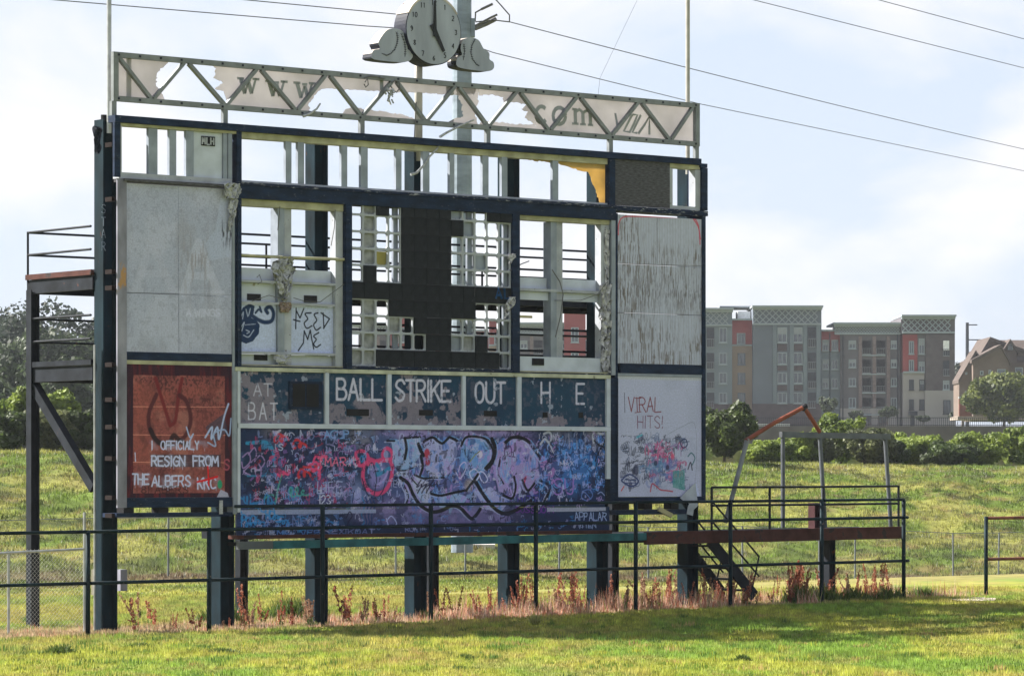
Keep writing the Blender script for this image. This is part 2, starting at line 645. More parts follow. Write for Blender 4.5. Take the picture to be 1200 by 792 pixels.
def levee_grass():
    n = 560000
    s = 92 + NR.rand(n) * 72
    X = -26 + NR.rand(n) * 60
    Y = s + 0.9 * X
    k = in_view(X, Y, 1.0)
    X, Y, s = X[k], Y[k], s[k]
    c = ground_col(X, Y)
    tuft = vnoise(X * 2.2, s * 2.2)
    tone = 0.42 + 0.95 * NR.rand(len(X)) ** 1.2
    c = c * tone[:, None] * (0.6 + 0.8 * vnoise(X * 2.6, s * 2.0 + 60))[:, None]
    pale = NR.rand(len(X)) < 0.05 * smooth(150, 158, s) + 0.012
    c[pale] = np.array((0.42, 0.42, 0.33))
    H = (0.05 + 0.10 * NR.rand(len(X))) * (0.4 + 1.5 * tuft)
    H = H * (0.55 + 0.45 * smooth(106, 114, s))
    w = 0.022 + 0.03 * NR.rand(len(X))
    blades('tall_grass', X, Y, H, w, c, 0.5)


lawn_grass()
levee_grass()

# ------------------------------------------------------------------ painted panels: pictures of flat print made by the script
PPM = 104.0


class Canvas:
    def __init__(s, u0, u1, z0, z1, base):
        s.u0, s.u1, s.z0, s.z1 = u0, u1, z0, z1
        s.W = max(8, int((u1 - u0) * PPM))
        s.H = max(8, int((z1 - z0) * PPM))
        s.a = np.zeros((s.H, s.W, 3)) + np.array(base, float)
        s.yy, s.xx = np.mgrid[0:s.H, 0:s.W].astype(float)

    def c(s, p):
        u, w, z = LP(p[0], p[1])
        return ((u - s.u0) * PPM, (s.z1 - z) * PPM)

    def blend(s, mask, col, sl=None):
        m = np.clip(mask, 0, 1)[..., None]
        if sl is None:
            s.a = s.a * (1 - m) + np.array(col, float) * m
        else:
            s.a[sl] = s.a[sl] * (1 - m) + np.array(col, float) * m

    def noise(s, sc, o=4, st=(1, 1), off=0.0):
        return fbm(s.xx / PPM * sc * st[0] + off, s.yy / PPM * sc * st[1] + off * 1.7, o, 0.55)

    def stroke(s, pts, r, col, alpha=1.0, soft=0.35, spline=True, closed=False):
        """pts in photo px, r in photo px"""
        P = [s.c(p) for p in pts]
        s._stroke(P, r * PPM / 56.0, col, alpha, soft, spline, closed)

    def _stroke(s, P, R, col, alpha, soft, spline, closed=False):
        P = np.array(P, float)
        if closed:
            P = np.vstack([P, P[:1]])
        if spline and len(P) > 2:
            Q = []
            E = np.vstack([P[-2] if closed else 2 * P[0] - P[1], P, P[1] if closed else 2 * P[-1] - P[-2]])
            for i in range(1, len(E) - 2):
                for t in np.linspace(0, 1, 7)[:-1]:
                    a, b, c, d = E[i - 1], E[i], E[i + 1], E[i + 2]
                    Q.append(0.5 * (2 * b + (c - a) * t + (2 * a - 5 * b + 4 * c - d) * t * t + (3 * b - a - 3 * c + d) * t ** 3))
            Q.append(P[-1])
            P = np.array(Q)
        sf = max(0.8, R * soft * 2)
        pad = R + sf + 2
        x0, y0 = np.floor(P.min(0) - pad).astype(int)
        x1, y1 = np.ceil(P.max(0) + pad).astype(int)
        x0, y0 = max(0, x0), max(0, y0)
        x1, y1 = min(s.W, x1), min(s.H, y1)
        if x1 <= x0 or y1 <= y0:
            return
        sl = (slice(y0, y1), slice(x0, x1))
        X, Y = s.xx[sl], s.yy[sl]
        D = np.full(X.shape, 1e9)
        for i in range(len(P) - 1):
            ax, ay = P[i]
            bx, by = P[i + 1]
            dx, dy = bx - ax, by - ay
            L2 = dx * dx + dy * dy + 1e-9
            t = np.clip(((X - ax) * dx + (Y - ay) * dy) / L2, 0, 1)
            D = np.minimum(D, (X - ax - t * dx) ** 2 + (Y - ay - t * dy) ** 2)
        D = np.sqrt(D)
        s.blend(alpha * (1 - smooth(R - sf / 2, R + sf / 2, D)), col, sl)

    def poly(s, pts, col, alpha=1.0):
        P = [s.c(p) for p in pts]
        P = np.array(P)
        x0, y0 = np.maximum(0, np.floor(P.min(0)).astype(int) - 1)
        x1, y1 = np.ceil(P.max(0)).astype(int) + 2
        x1, y1 = min(s.W, x1), min(s.H, y1)
        if x1 <= x0 or y1 <= y0:
            return
        sl = (slice(y0, y1), slice(x0, x1))
        X, Y = s.xx[sl], s.yy[sl]
        ins = np.zeros(X.shape, bool)
        n = len(P)
        for i in range(n):
            ax, ay = P[i]
            bx, by = P[(i + 1) % n]
            cond = (ay > Y) != (by > Y)
            with np.errstate(divide='ignore', invalid='ignore'):
                xi = (bx - ax) * (Y - ay) / (by - ay + 1e-12) + ax
            ins ^= cond & (X < xi)
        s.blend(ins * alpha, col, sl)

    def blob(s, p, rx, ry, col, alpha=1.0, soft=0.5):
        cx, cy = s.c(p)
        k = PPM / 56.0
        d = np.sqrt(((s.xx - cx) / (rx * k)) ** 2 + ((s.yy - cy) / (ry * k)) ** 2)
        s.blend(alpha * (1 - smooth(1 - soft, 1 + soft, d)), col)

    def text(s, txt, x, y, h, wd, r, col, gap=0.28, slant=0.0, jitter=0.0, alpha=1.0, soft=0.3, rise=0.0, serif=False):
        """x,y photo px of lower left of first letter, h cap height px, wd letter width px"""
        cx = x
        if soft == 0.3 and r > .75:
            w_all = len(txt) * wd * (1 + gap)
            for k in range(len(txt) * 2):
                q = x + w_all * RS.random()
                s.stroke([(q, y - h * RS.random()), (q + wd * .5, y - h * RS.random())], r * 2.6, col, alpha * .14, 1.0)
                if RS.random() < .3:
                    s.stroke([(q, y - 1), (q + .2, y + h * RS.uniform(.1, .4))], r * .35, col, alpha * .6, .5)
        for ch in txt:
            if ch == ' ':
                cx += wd * 0.8
                continue
            g = GLYPH.get(ch.upper())
            wl_ = wd * (0.25 if ch in 'I1!.' else (1.25 if ch in 'MWmw' else 1.0))
            if g:
                for ln in g:
                    pts = []
                    for (gx, gy) in ln:
                        jx = (RS.random() - .5) * jitter
                        jy = (RS.random() - .5) * jitter
                        pts.append((cx + gx / 4 * wl_ + slant * gy / 6 * h + jx, y + rise * (cx - x) - gy / 6 * h + jy))
                    s.stroke(pts, r, col, alpha, soft, spline=len(pts) > 3 and ch.upper() in 'OCSGQUJDRPBQ0235689')
            cx += wl_ + gap * wd

    def tagline(s, x, y, w, h, r, col, n=7, alpha=0.9, soft=0.5):
        """a looping illegible spray tag"""
        pts = []
        k = max(1, n // 2)
        ph = RS.uniform(0, tau)
        up = RS.choice((-1, 1))
        q = RS.uniform(.25, .6)
        for i in range(k * 5 + 1):
            t = i / (k * 5)
            an = ph + up * tau * t * k
            pts.append((x + w * (t * .8 + .5 * q * cos(an) / k ** .5), y + h * .5 * sin(an) * (.55 + .45 * sin(3.1 * t + ph)) + h * .15 * cos(2 * ph + 4 * t)))
        s.stroke(pts, r, col, alpha, soft)

    def image(s, name):
        h, w = s.H, s.W
        im = bpy.data.images.new(name, w, h, float_buffer=True)
        im.colorspace_settings.name = 'Non-Color'
        px = np.ones((h, w, 4), dtype=np.float32)
        px[..., :3] = np.clip(s.a[::-1], 0.004, 0.85)
        im.pixels.foreach_set(px.ravel())
        im.update()
        im.pack()
        return im


GLYPH = {
    'A': [[(0, 0), (2, 6), (4, 0)], [(0.8, 2.2), (3.2, 2.2)]],
    'B': [[(0, 0), (0, 6)], [(0, 6), (2.6, 5.9), (3.5, 4.6), (2.6, 3.3), (0, 3.1)], [(0, 3.1), (3, 3), (4, 1.6), (3, .1), (0, 0)]],
    'C': [[(4, 5), (2.6, 6), (.8, 5.2), (0, 3), (.8, .8), (2.6, 0), (4, 1)]],
    'D': [[(0, 0), (0, 6)], [(0, 6), (2.4, 5.8), (4, 4), (4, 2), (2.4, .2), (0, 0)]],
    'E': [[(4, 6), (0, 6), (0, 0), (4, 0)], [(0, 3.1), (3.2, 3.1)]],
    'F': [[(4, 6), (0, 6), (0, 0)], [(0, 3.1), (3, 3.1)]],
    'G': [[(4, 5), (2.6, 6), (.8, 5.2), (0, 3), (.8, .8), (2.6, 0), (4, 1), (4, 2.8), (2.4, 2.8)]],
    'H': [[(0, 0), (0, 6)], [(4, 0), (4, 6)], [(0, 3), (4, 3)]],
    'I': [[(2, 0), (2, 6)]],
    'K': [[(0, 0), (0, 6)], [(4, 6), (0, 2.4)], [(1.4, 3.6), (4, 0)]],
    'L': [[(0, 6), (0, 0), (4, 0)]],
    'M': [[(0, 0), (.3, 6), (2, 2), (3.7, 6), (4, 0)]],
    'N': [[(0, 0), (0, 6), (4, 0), (4, 6)]],
    'O': [[(2, 6), (.5, 5.2), (0, 3), (.5, .8), (2, 0), (3.5, .8), (4, 3), (3.5, 5.2), (2, 6)]],
    'P': [[(0, 0), (0, 6)], [(0, 6), (2.8, 5.9), (4, 4.6), (2.8, 3.1), (0, 3)]],
    'R': [[(0, 0), (0, 6)], [(0, 6), (2.8, 5.9), (3.8, 4.6), (2.8, 3.2), (0, 3)], [(1.8, 3), (4, 0)]],
    'S': [[(4, 5), (2.8, 6), (.8, 5.6), (.3, 4.2), (2, 3.1), (3.8, 2), (3.2, .4), (1.4, 0), (0, .9)]],
    'T': [[(0, 6), (4, 6)], [(2, 6), (2, 0)]],
    'U': [[(0, 6), (0, 1.6), (1.2, .1), (2.8, .1), (4, 1.6), (4, 6)]],
    'V': [[(0, 6), (2, 0), (4, 6)]],
    'W': [[(0, 6), (1, 0), (2, 4), (3, 0), (4, 6)]],
    'X': [[(0, 0), (4, 6)], [(0, 6), (4, 0)]],
    'Y': [[(0, 6), (2, 3), (4, 6)], [(2, 3), (2, 0)]],
    'Z': [[(0, 6), (4, 6), (0, 0), (4, 0)]],
    '1': [[(1, 5), (2, 6), (2, 0)]],
    '2': [[(.2, 5), (2, 6), (3.8, 4.8), (3, 2.8), (0, 0), (4, 0)]],
    '3': [[(.2, 5.2), (2, 6), (3.8, 4.8), (2, 3.2), (4, 1.6), (2, 0), (0, .8)]],
    '4': [[(3, 0), (3, 6), (0, 2), (4, 2)]],
    '5': [[(4, 6), (.6, 6), (.4, 3.4), (2.4, 3.8), (4, 2.2), (2.6, 0), (0, .6)]],
    '6': [[(3.6, 5.6), (1.2, 4.8), (0, 2), (2, 0), (4, 1.8), (2, 3.4), (0.2, 2.2)]],
    '7': [[(0, 6), (4, 6), (1.6, 0)]],
    '8': [[(2, 3.2), (.3, 4.7), (2, 6), (3.7, 4.7), (2, 3.2), (0, 1.5), (2, 0), (4, 1.5), (2, 3.2)]],
    '9': [[(4, 4), (2, 2.6), (0, 4.2), (2, 6), (4, 4), (3.4, 1.2), (1, 0)]],
    '0': [[(2, 6), (.5, 5.2), (0, 3), (.5, .8), (2, 0), (3.5, .8), (4, 3), (3.5, 5.2), (2, 6)]],
    '!': [[(2, 6), (2, 2)], [(2, .4), (2, 0)]],
    '.': [[(2, .3), (2, 0)]],
}


def image_mat(name, im, rough=0.62, bump=0.25, bump_stretch=(1, 1, 1), bscale=30):
    m = bpy.data.materials.new(name)
    m.use_nodes = True
    N, L = m.node_tree.nodes, m.node_tree.links
    p = N['Principled BSDF']
    p.inputs['Roughness'].default_value = rough
    p.inputs['Specular IOR Level'].default_value = 0.15
    t = N.new('ShaderNodeTexImage')
    t.image = im
    t.extension = 'EXTEND'
    tc_ = N.new('ShaderNodeTexCoord')
    no = N.new('ShaderNodeTexNoise')
    mpn = N.new('ShaderNodeMapping')
    mpn.inputs['Scale'].default_value = bump_stretch
    no.inputs['Scale'].default_value = bscale
    no.inputs['Detail'].default_value = 5
    L.new(tc_.outputs['Object'], mpn.inputs['Vector'])
    L.new(mpn.outputs[0], no.inputs['Vector'])
    mr = N.new('ShaderNodeMapRange')
    mr.inputs['From Min'].default_value = 0.3
    mr.inputs['From Max'].default_value = 0.7
    mr.inputs['To Min'].default_value = 0.84
    mr.inputs['To Max'].default_value = 1.12
    L.new(no.outputs['Fac'], mr.inputs['Value'])
    mu = N.new('ShaderNodeMix')
    mu.data_type = 'RGBA'
    mu.blend_type = 'MULTIPLY'
    mu.inputs[0].default_value = 1
    L.new(t.outputs['Color'], mu.inputs['A'])
    L.new(mr.outputs[0], mu.inputs['B'])
    L.new(mu.outputs['Result'], p.inputs['Base Color'])
    bu = N.new('ShaderNodeBump')
    bu.inputs['Strength'].default_value = bump
    bu.inputs['Distance'].default_value = 0.02
    L.new(no.outputs['Fac'], bu.inputs['Height'])
    L.new(bu.outputs[0], p.inputs['Normal'])
    return m


def painted_sheet(name, cv, m, parent, u0, u1, z0, z1, w0, th=0.03, label=None):
    mb = MB().box(u0, u1, w0, w0 + th, z0, z1)
    me = mb.mesh(name)
    uv = me.uv_layers.new(name='UVMap')
    co = [me.vertices[l.vertex_index].co for l in me.loops]
    for i, c in enumerate(co):
        uv.data[i].uv = ((c.x - cv.u0) / (cv.u1 - cv.u0), (c.z - cv.z0) / (cv.z1 - cv.z0))
    o = new_obj(name, me, parent, None, m)
    if label:
        o['label'] = label
    return o


# ------------------------------------------------------------------ the scoreboard
SB = thing('scoreboard', 'huge derelict baseball scoreboard covered in graffiti, with stripped navy frames and empty openings',
           'scoreboard', (X0, Y0, 0.0), ROT)

U = LU
Z = LZ
# reference levels (from the left edge of the board)
zTop = Z(133, 135)
zTopB = Z(150, 144.5)
zRowT = Z(160, 148.6)
zRowB = Z(160, 203)
zBeamB = Z(290, 233)       # bottom of the navy beam under the top row
zBeamT = Z(285, 214)
zAA1, zAA0 = Z(147, 214.5), Z(147, 411.8)
zNv0 = Z(147, 421.6)
zRd1, zRd0 = Z(147, 426.5), Z(147, 583)
zFr0 = Z(147, 594.7)
zStT, zSt = Z(280, 430), Z(280, 434.6)
zM1, zM0 = Z(280, 495.9), Z(280, 501.3)
zL1, zL0 = Z(280, 597), Z(280, 602.3)
zG0 = Z(280, 627)
uL, uR = U(133), U(828)
uC0, uC1 = U(274), U(722)          # edges of the central bay
DEP = 0.24


def part(mb, name, m, label=None, parent=None, kind=None):
    return mb.build(name, m, parent or SB, kind, label=label)


def bx(name, m, x0, x1, w0, w1, z0, z1, label=None, parent=None):
    return part(MB().box(min(x0, x1), max(x0, x1), w0, w1, min(z0, z1), max(z0, z1)), name, m, label, parent)


# columns (H sections) behind the cabinets, and the rear row carrying the catwalks
colx = [124, 261, 371, 487, 596, 700, 806]
WC = 0.78
for px in colx:
    u = U(px, WC)
    X, Y = W2(u, WC)
    zg = float(ground_z(X, Y)) - 0.15
    top = zTop - 0.05 if px != 124 else zTop - 0.02
    part(MB().hbeam(u, WC, zg, top, 0.34 if px != 124 else 0.33, 0.34), 'column', TEAL if px != 124 else TEAL)
WB = 3.35
for i, px in enumerate((38.5, 283, 507, 718)):
    u = U(px, WB)
    X, Y = W2(u, WB)
    zg = float(ground_z(X, Y)) - 0.15
    part(MB().hbeam(u, WB, zg, Z(38, 340, WB) if i == 0 else Z(38, 450, WB), 0.2, 0.2, 0.02), 'rear_column', DARKST)

# catwalks: side channels, decks, railings
uA = U(124, WC)
uZ = U(818, WC)
for (pt, pb, nm) in ((318.5, 338.5, 'upper'), (424, 445, 'lower')):
    zt, zb = Z(115, pt, WC), Z(115, pb, WC)
    part(MB().box(uA - 0.14, uZ, 0.98, WB + 0.1, zt - 0.05, zt), 'catwalk_deck', DARKST)
    part(MB().box(uA - 0.20, uA - 0.12, 0.96, WB + 0.16, zb, zt - 0.06), 'channel_beam', DARKST)
    part(MB().box(uA - 0.24, uA - 0.16, 0.96, WB + 0.16, zt - 0.052, zt + 0.055), 'kick_plate', RUSTST if nm == 'upper' else DARKST)
    part(MB().box(uA - 0.1, uZ, WB + 0.02, WB + 0.1, zb, zt - 0.055), 'channel_beam', DARKST)
    part(MB().box(uA + .3, uZ, 1.0, 1.08, zb, zt - 0.055), 'channel_beam', DARKST)
    for k in range(1, 12):
        uu = uA + (uZ - uA) * k / 12
        part(MB().box(uu - .03, uu + .03, 1.09, WB + 0.01, zb + .05, zt - 0.055), 'joist', DARKST)
    ra, rb = (8.03, 7.57) if nm == 'upper' else (6.26, 5.79)
    for zr in (ra, rb):
        part(MB().tube([(uA - 0.2, 1.02, zr), (uA - 0.2, WB + 0.1, zr)], 0.024), 'rail', DARKST)
        part(MB().tube([(uA - 0.2, WB + 0.12, zr), (uZ, WB + 0.12, zr)], 0.024), 'rail', DARKST)
        part(MB().tube([(uA + .3, 1.04, zr), (uZ, 1.04, zr)], 0.024), 'rail', DARKST)
    for k in range(0, 9):
        uu = uA - 0.2 + (uZ - uA) * k / 8
        part(MB().tube([(uu, WB + 0.12, zt - .1), (uu, WB + 0.12, ra + .02)], 0.024), 'rail_post', DARKST)
# diagonal strut on the left flank
p0 = (uA - 0.12, WB, Z(38, 452, WB))
p1 = (uA - 0.12, WC + 0.22, Z(115, 572, WC))
part(MB().bar(p0, p1, 0.16, 0.2), 'diagonal_strut', DARKST)
part(MB().tube([(uA - 0.26, WC, Z(113, 740, WC)), (uA - 0.26, WC, Z(113, 404, WC))], 0.022), 'conduit', GALV)
# plates bolting the board frame to the first column
for py in (169, 233, 318, 337, 427, 468, 500, 537, 583, 604):
    zz = Z(133, py)
    part(MB().box(U(132.5), U(137.5), .05, .3, zz - .045, zz + .045), 'bracket', mat('dark_rust', (.012, .008, .008), .9, spec=.1))

# --- outer frame
bx('top_beam', NAVY, uL, U(820), -0.06, 0.2, zTopB, zTop)
bx('top_beam_end', NAVY, U(820) + .004, uR, -0.03, 0.45, zTopB - 0.05, zTop - 0.1)
bx('edge_frame', NAVY, uL, U(140), -0.04, 0.03, zRowB - 0.1, zTopB - .004)
bx('edge_trim', SILVER, U(136), U(147), -0.05, -0.01, zFr0, zAA1 + 0.08, label='mottled silver edge trim streaked with rust')
bx('edge_frame', NAVY, U(821.5), uR, -0.04, 0.45, Z(828, 247), zTopB - 0.06)
bx('edge_frame', NAVY, U(822.3), U(826), -0.03, 0.4, Z(825, 588), Z(825, 248.5))

# --- top-left openings
bx('cabinet_lining', CREAM, U(140), U(277), 0.0, DEP, zRowT, zTopB - .004)
bx('cabinet_lining', WHITEF, U(140), U(272), 0.0, DEP, zRowB - 0.12, zRowB)
bx('cabinet_lining', WHITEF, U(140), U(142.7), 0.0, DEP, zRowB + .003, zRowT - .003)


def stud(xa, xb, z0, z1, w0=0.02, w1=0.10, m=STUD):
    return bx('stud', m, U(xa), U(xb), w0, w1, z0, z1)


def studs(lst, z0, z1, w0=0.03):
    for (a, b) in lst:
        stud(a, b, z0 + .003, z1 - .003, w0, w0 + 0.08)
        # bolt heads down the face
    return


studs([(175, 185.6), (199.5, 207.6), (219, 228)], zRowB, zRowT)
bx('blank_panel', WHITEP, U(228.4), U(262), 0.06, 0.1, zRowB + .003, zRowT - .003, label='white blank panel with a small black sign')
sg = bx('small_sign', BLACKP, U(237.5), U(253.6), 0.045, 0.057, Z(237, 170.4), Z(237, 159.2))
mb = MB()
for (t, xx) in (('M', 238.2), ('L', 243.5), ('H', 248.2)):
    for ln in GLYPH[t]:
        for a, b in zip(ln[:-1], ln[1:]):
            pa = (U(xx + a[0] * 0.85), .036, Z(237, 169) + a[1] * 0.024)
            pb = (U(xx + b[0] * 0.85), .036, Z(237, 169) + b[1] * 0.024)
            mb.bar(pa, pb, 0.008, 0.03)
part(mb, 'sign_marks', WHITEF, parent=sg, kind='stuff')
stud(262.4, 267, zRowB + .003, zRowT - .003)
stud(267.6, 272, zRowB + .003, zRowT - .003, 0.0, 0.3)
bx('navy_mullion', NAVY, U(277), U(282.3), -0.03, DEP, zBeamT + .003, zTopB - .004)
bx('ledge', WOODG, U(143), U(274), -0.10, 0.3, zAA1 + 0.03, zRowB - .125, label='splintered dark ledge over the big white panel')

# --- top row, central bay
zc1 = Z(300, 163)
bx('cabinet_lining', CREAM, U(282.4), U(713), 0.03, DEP, zc1, zTopB - .004)
bx('cabinet_lining', WHITEF, U(282.4), U(713), 0.03, DEP, zBeamT + .003, zBeamT + 0.05)
studs([(335.8, 342.6), (350, 357.5), (401, 408), (424, 432), (465, 471.6), (496.6, 504.4), (528, 533.5), (566.5, 573.6), (589, 595.6), (648.6, 655.4)],
      zBeamT + .05, zc1)
bx('cabinet_lining', CREAM, U(282.4), U(284), 0.04, DEP, zBeamT + .05, zc1)
bx('navy_mullion', NAVY, U(713.2), U(720), -0.03, DEP, zBeamT, zTopB - .004)
bx('black_plywood_panel', WOODG, U(720.2), U(785), 0.0, 0.04, Z(721, 240.5), zTopB - .006, label='weathered black plywood panel')
bx('cabinet_lining', CREAM, U(785.2), U(821), 0.02, DEP, zTopB - 0.1, zTopB - .004)
bx('cabinet_lining', WHITEF, U(785.2), U(821), 0.02, DEP, Z(800, 245.5), Z(800, 241.5))
stud(785.3, 789, Z(800, 241.4), zTopB - .11, 0.02, 0.35, WHITEF)
stud(815.5, 821.3, Z(800, 241.4), zTopB - .11, 0.02, DEP, WHITEF)
bx('navy_beam', NAVYW, U(720.2), uR, -0.05, 0.42, Z(800, 252), Z(800, 246))
# the long navy beam with peeling lip
bx('navy_beam', NAVY, U(274), U(720), -0.06, DEP, zBeamB, zBeamT - 0.06)
bx('beam_lip', NAVYW, U(274), U(720), -0.09, DEP - .1, zBeamT - 0.057, zBeamT)


def sheet_poly(name, pts, w, m, th=0.01, jag=0.6, wob=0.04, label=None, parent=None, seed=0, kind=None):
    """cloth remnant: outline in photo px on the plane w, ragged edge, gently billowed"""
    r = random.Random(seed)
    P = []
    n = len(pts)
    for i in range(n):
        a, b = pts[i], pts[(i + 1) % n]
        ragged = len(a) > 2
        L = math.hypot(b[0] - a[0], b[1] - a[1])
        k = max(1, int(L / (2.5 if ragged else 12)))
        for j in range(k):
            t = j / k
            x, y = a[0] + (b[0] - a[0]) * t, a[1] + (b[1] - a[1]) * t
            if ragged and j:
                x += r.uniform(-jag, jag) * 1.4
                y += r.uniform(-jag, jag) * 1.4
            P.append(LP(x, y, w))
    mb = MB().prism([(p[0], p[2]) for p in P], w, w + th)
    me = mb.mesh(name)
    o = new_obj(name, me, parent or SB, kind, m)
    if label:
        o['label'] = label
    return o


sheet_poly('torn_cloth', [(602, 181), (640, 183), (712, 188), (712, 240), (704, 240, 1), (700, 228, 1), (694, 214, 1), (690, 202, 1), (672, 198, 1), (655, 192, 1), (640, 190, 1), (622, 188, 1)],
           0.12, YCLOTH, label='yellowed torn backing cloth', seed=3)

# --- left panel (big white panel) and red poster panel below it
u0, u1 = U(147.3), U(271.5)
cv = Canvas(u0, u1, zAA0, zAA1, alb(142, 149, 156))
nz = cv.noise(1.1, 5)
cv.blend(smooth(0.42, 0.62, nz) * 0.55, alb(158, 163, 168))
cv.blend(smooth(0.5, 0.7, cv.noise(2.2, 5, (1, 0.5), 9)) * 0.5, alb(132, 136, 138))
cv.blend(smooth(0.55, 0.72, cv.noise(14, 3, (1, .8), 5)) * 0.35, alb(120, 124, 128))
cv.poly([(205, 262), (228, 262), (236, 300), (262, 345), (251, 347), (236, 318), (222, 318), (214, 341), (206, 341)], alb(128, 129, 128), 0.15)


def ghost_a(cv, x0, y0, w, h, col, al):
    cv.stroke([(x0, y0 + h), (x0 + w * .42, y0), (x0 + w, y0 + h)], 5.0, col, al, 0.2, spline=False)
    cv.stroke([(x0 + w * .2, y0 + h * .66), (x0 + w * .8, y0 + h * .66)], 4.0, col, al, 0.2, spline=False)
    cv.stroke([(x0 - 5, y0 + h), (x0 + 7, y0 + h)], 3.0, col, al, 0.2, spline=False)
    cv.stroke([(x0 + w - 7, y0 + h), (x0 + w + 5, y0 + h)], 3.0, col, al, 0.2, spline=False)


ghost_a(cv, 158, 282, 44, 58, alb(158, 162, 168), 0.3)
ghost_a(cv, 215, 284, 40, 59, alb(162, 167, 172), 0.5)
cv.blend(smooth(0.52, 0.6, cv.noise(9, 3, (3, .35), 2)) * np.clip(1 - np.abs(cv.xx / cv.W - 0.66) * 4.5, 0, 1) * np.clip(1 - np.abs(cv.yy / cv.H - 0.45) * 3, 0, 1) * 0.75, alb(118, 112, 104))
cv.poly([(258, 232), (272, 232), (272, 300), (245, 305), (240, 285), (252, 268)], alb(150, 160, 170), 0.6)
cv.blend(smooth(0.5, 0.62, cv.noise(16, 2, (2.2, .3), 8)) * (cv.xx / cv.W > 0.9) * np.clip(1 - np.abs(cv.yy / cv.H - 0.27) * 9, 0, 1), alb(60, 62, 66))
cv.text('A.WINGS', 218, 370, 8, 5.2, 0.9, alb(172, 177, 183), gap=.3, alpha=0.6)
cv.stroke([(147, 342.5), (209, 344)], 0.6, alb(80, 84, 88), 0.8, 0.3, False)
cv.stroke([(209, 344), (272, 345)], 0.5, alb(112, 116, 120), 0.5, 0.3, False)
cv.stroke([(209, 344), (209.5, 411)], 0.45, alb(112, 116, 120), 0.6, 0.3, False)
cv.stroke([(209, 280), (209, 344)], 0.4, alb(118, 120, 126), 0.4, 0.3, False)
cv.blend((np.sin(cv.xx * 1.35) > 0.55) * (cv.xx / cv.W > 0.5) * (cv.yy / cv.H > 0.68) * 0.12, alb(95, 100, 106))
img = cv.image('big_white_panel')
mAA = image_mat('weathered_white_panel', img, bump=0.3)
us = U(209)
zs = Z(147, 343)
for (a, b, c, d) in ((u0, us - .003, zs + .003, zAA1), (us + .003, u1, zs + .003, zAA1), (u0, us - .003, zAA0, zs - .003), (us + .003, u1, zAA0, zs - .003)):
    painted_sheet('panel', cv, mAA, SB, a, b, c, d, 0.0)
bx('navy_band', NAVY, u0, u1, -0.01, 0.05, zNv0, zAA0 - .003)
bx('sill', CREAM, u0, u1, -0.015, 0.06, zRd1 + .003, zNv0 - .003)
bx('side_trim', STUD, U(271.7), U(274.5), -0.02, 0.3, zFr0, zAA1 + .03)
bx('backing_frame', NAVY, U(274.6), U(277), 0.0, DEP, zRd1 - .03, zBeamB - .003)
# red poster
cv = Canvas(u0, u1, zRd0, zRd1, alb(44, 18, 28))
cv.blend(smooth(0.5, 0.66, cv.noise(2.5, 4, (4, .6))) * 0.7, alb(92, 28, 30))
cv.blend(smooth(0.55, 0.7, cv.noise(3, 4, (3, .5), 7)) * 0.6, alb(30, 16, 30))
PO = [(156, 439), (263, 440.5), (263, 577), (156, 577.5)]
cv.poly(PO, alb(122, 66, 58))
tmp = Canvas(u0, u1, zRd0, zRd1, (0, 0, 0))
tmp.poly(PO, (1, 1, 1))
msk = tmp.a[..., 0]
hf = cv.yy / cv.H
g = cv.noise(34, 2, (1, .8), 3)
cv.blend(msk * smooth(0.5, 0.62, g) * (0.3 + 0.6 * (np.sin(hf * 9) * .5 + .5) * (1 - hf)), alb(50, 30, 32))
cv.blend(msk * smooth(.55, .7, cv.noise(5, 5, (1, 1), 31)) * .5, alb(70, 36, 36))
cv.blend(msk * smooth(0.45, 0.65, cv.noise(1.2, 3, (.6, 2), 4)) * 0.4, alb(142, 78, 62))
cv.blend(smooth(.5, .72, cv.noise(7, 5, (1, .5), 55)) * .35, alb(40, 22, 28))
cv.blend(msk * smooth(.52, .7, cv.noise(2.2, 5, (1, 1), 91)) * .55, alb(150, 100, 84))
for yy in (476, 509, 541):
    cv.stroke([(156, yy), (263, yy + .5)], 0.45, alb(196, 130, 104), 0.7, 0.3, False)
for xx in (182, 205, 229):
    cv.stroke([(xx, 440), (xx, 577)], 0.4, alb(110, 60, 50), 0.5, 0.3, False)
RD = alb(96, 28, 30)
cv.stroke([(182, 443), (188, 463), (199, 498)], 2.2, RD, 0.95)
cv.stroke([(213, 443), (209, 462), (205, 492), (199, 498)], 2.2, RD, 0.95)
cv.stroke([(183, 462), (174, 485), (177, 507), (190, 520), (206, 519), (218, 508), (223, 490), (218, 470), (210, 463)], 2.6, alb(66, 26, 30), 0.95)
cv.stroke([(176, 503), (184, 517), (197, 520), (203, 510), (210, 516), (220, 522)], 3.0, alb(28, 18, 22), 0.9)
sp = alb(170, 176, 192)
for dx in (0.5,):
    cv.poly([(176, 532), (258, 532), (258, 547), (176, 547)], alb(44, 40, 50), 0.8)
    cv.poly([(240, 500), (262, 484), (266, 505), (250, 520)], alb(50, 52, 64), 0.75)
cv.text('I', 177, 526, 9.5, 6.4, .85, sp)
cv.text('OFFICIALY', 188.5, 526, 9.5, 4.5, .8, sp, gap=.28, jitter=.7)
cv.text('RESIGN', 177.5, 545.5, 11.5, 5.9, .95, sp, gap=.26, jitter=.8)
cv.text('FROM', 225.7, 545.5, 11.5, 5.9, .95, sp, gap=.26, jitter=.8)
cv.text('THE', 155, 567, 12.0, 5.3, .95, sp, gap=.26, jitter=.8)
cv.text('ALBERS', 178, 569.5, 12.5, 6.2, .95, sp, gap=.24, jitter=.8)
cv.text('KKC', 231, 572, 12, 6, .9, sp, gap=.25, jitter=1.0)
cv.text('81 ABERS', 165, 577, 7.5, 6, 0.7, alb(40, 24, 24), gap=.35, alpha=.7)
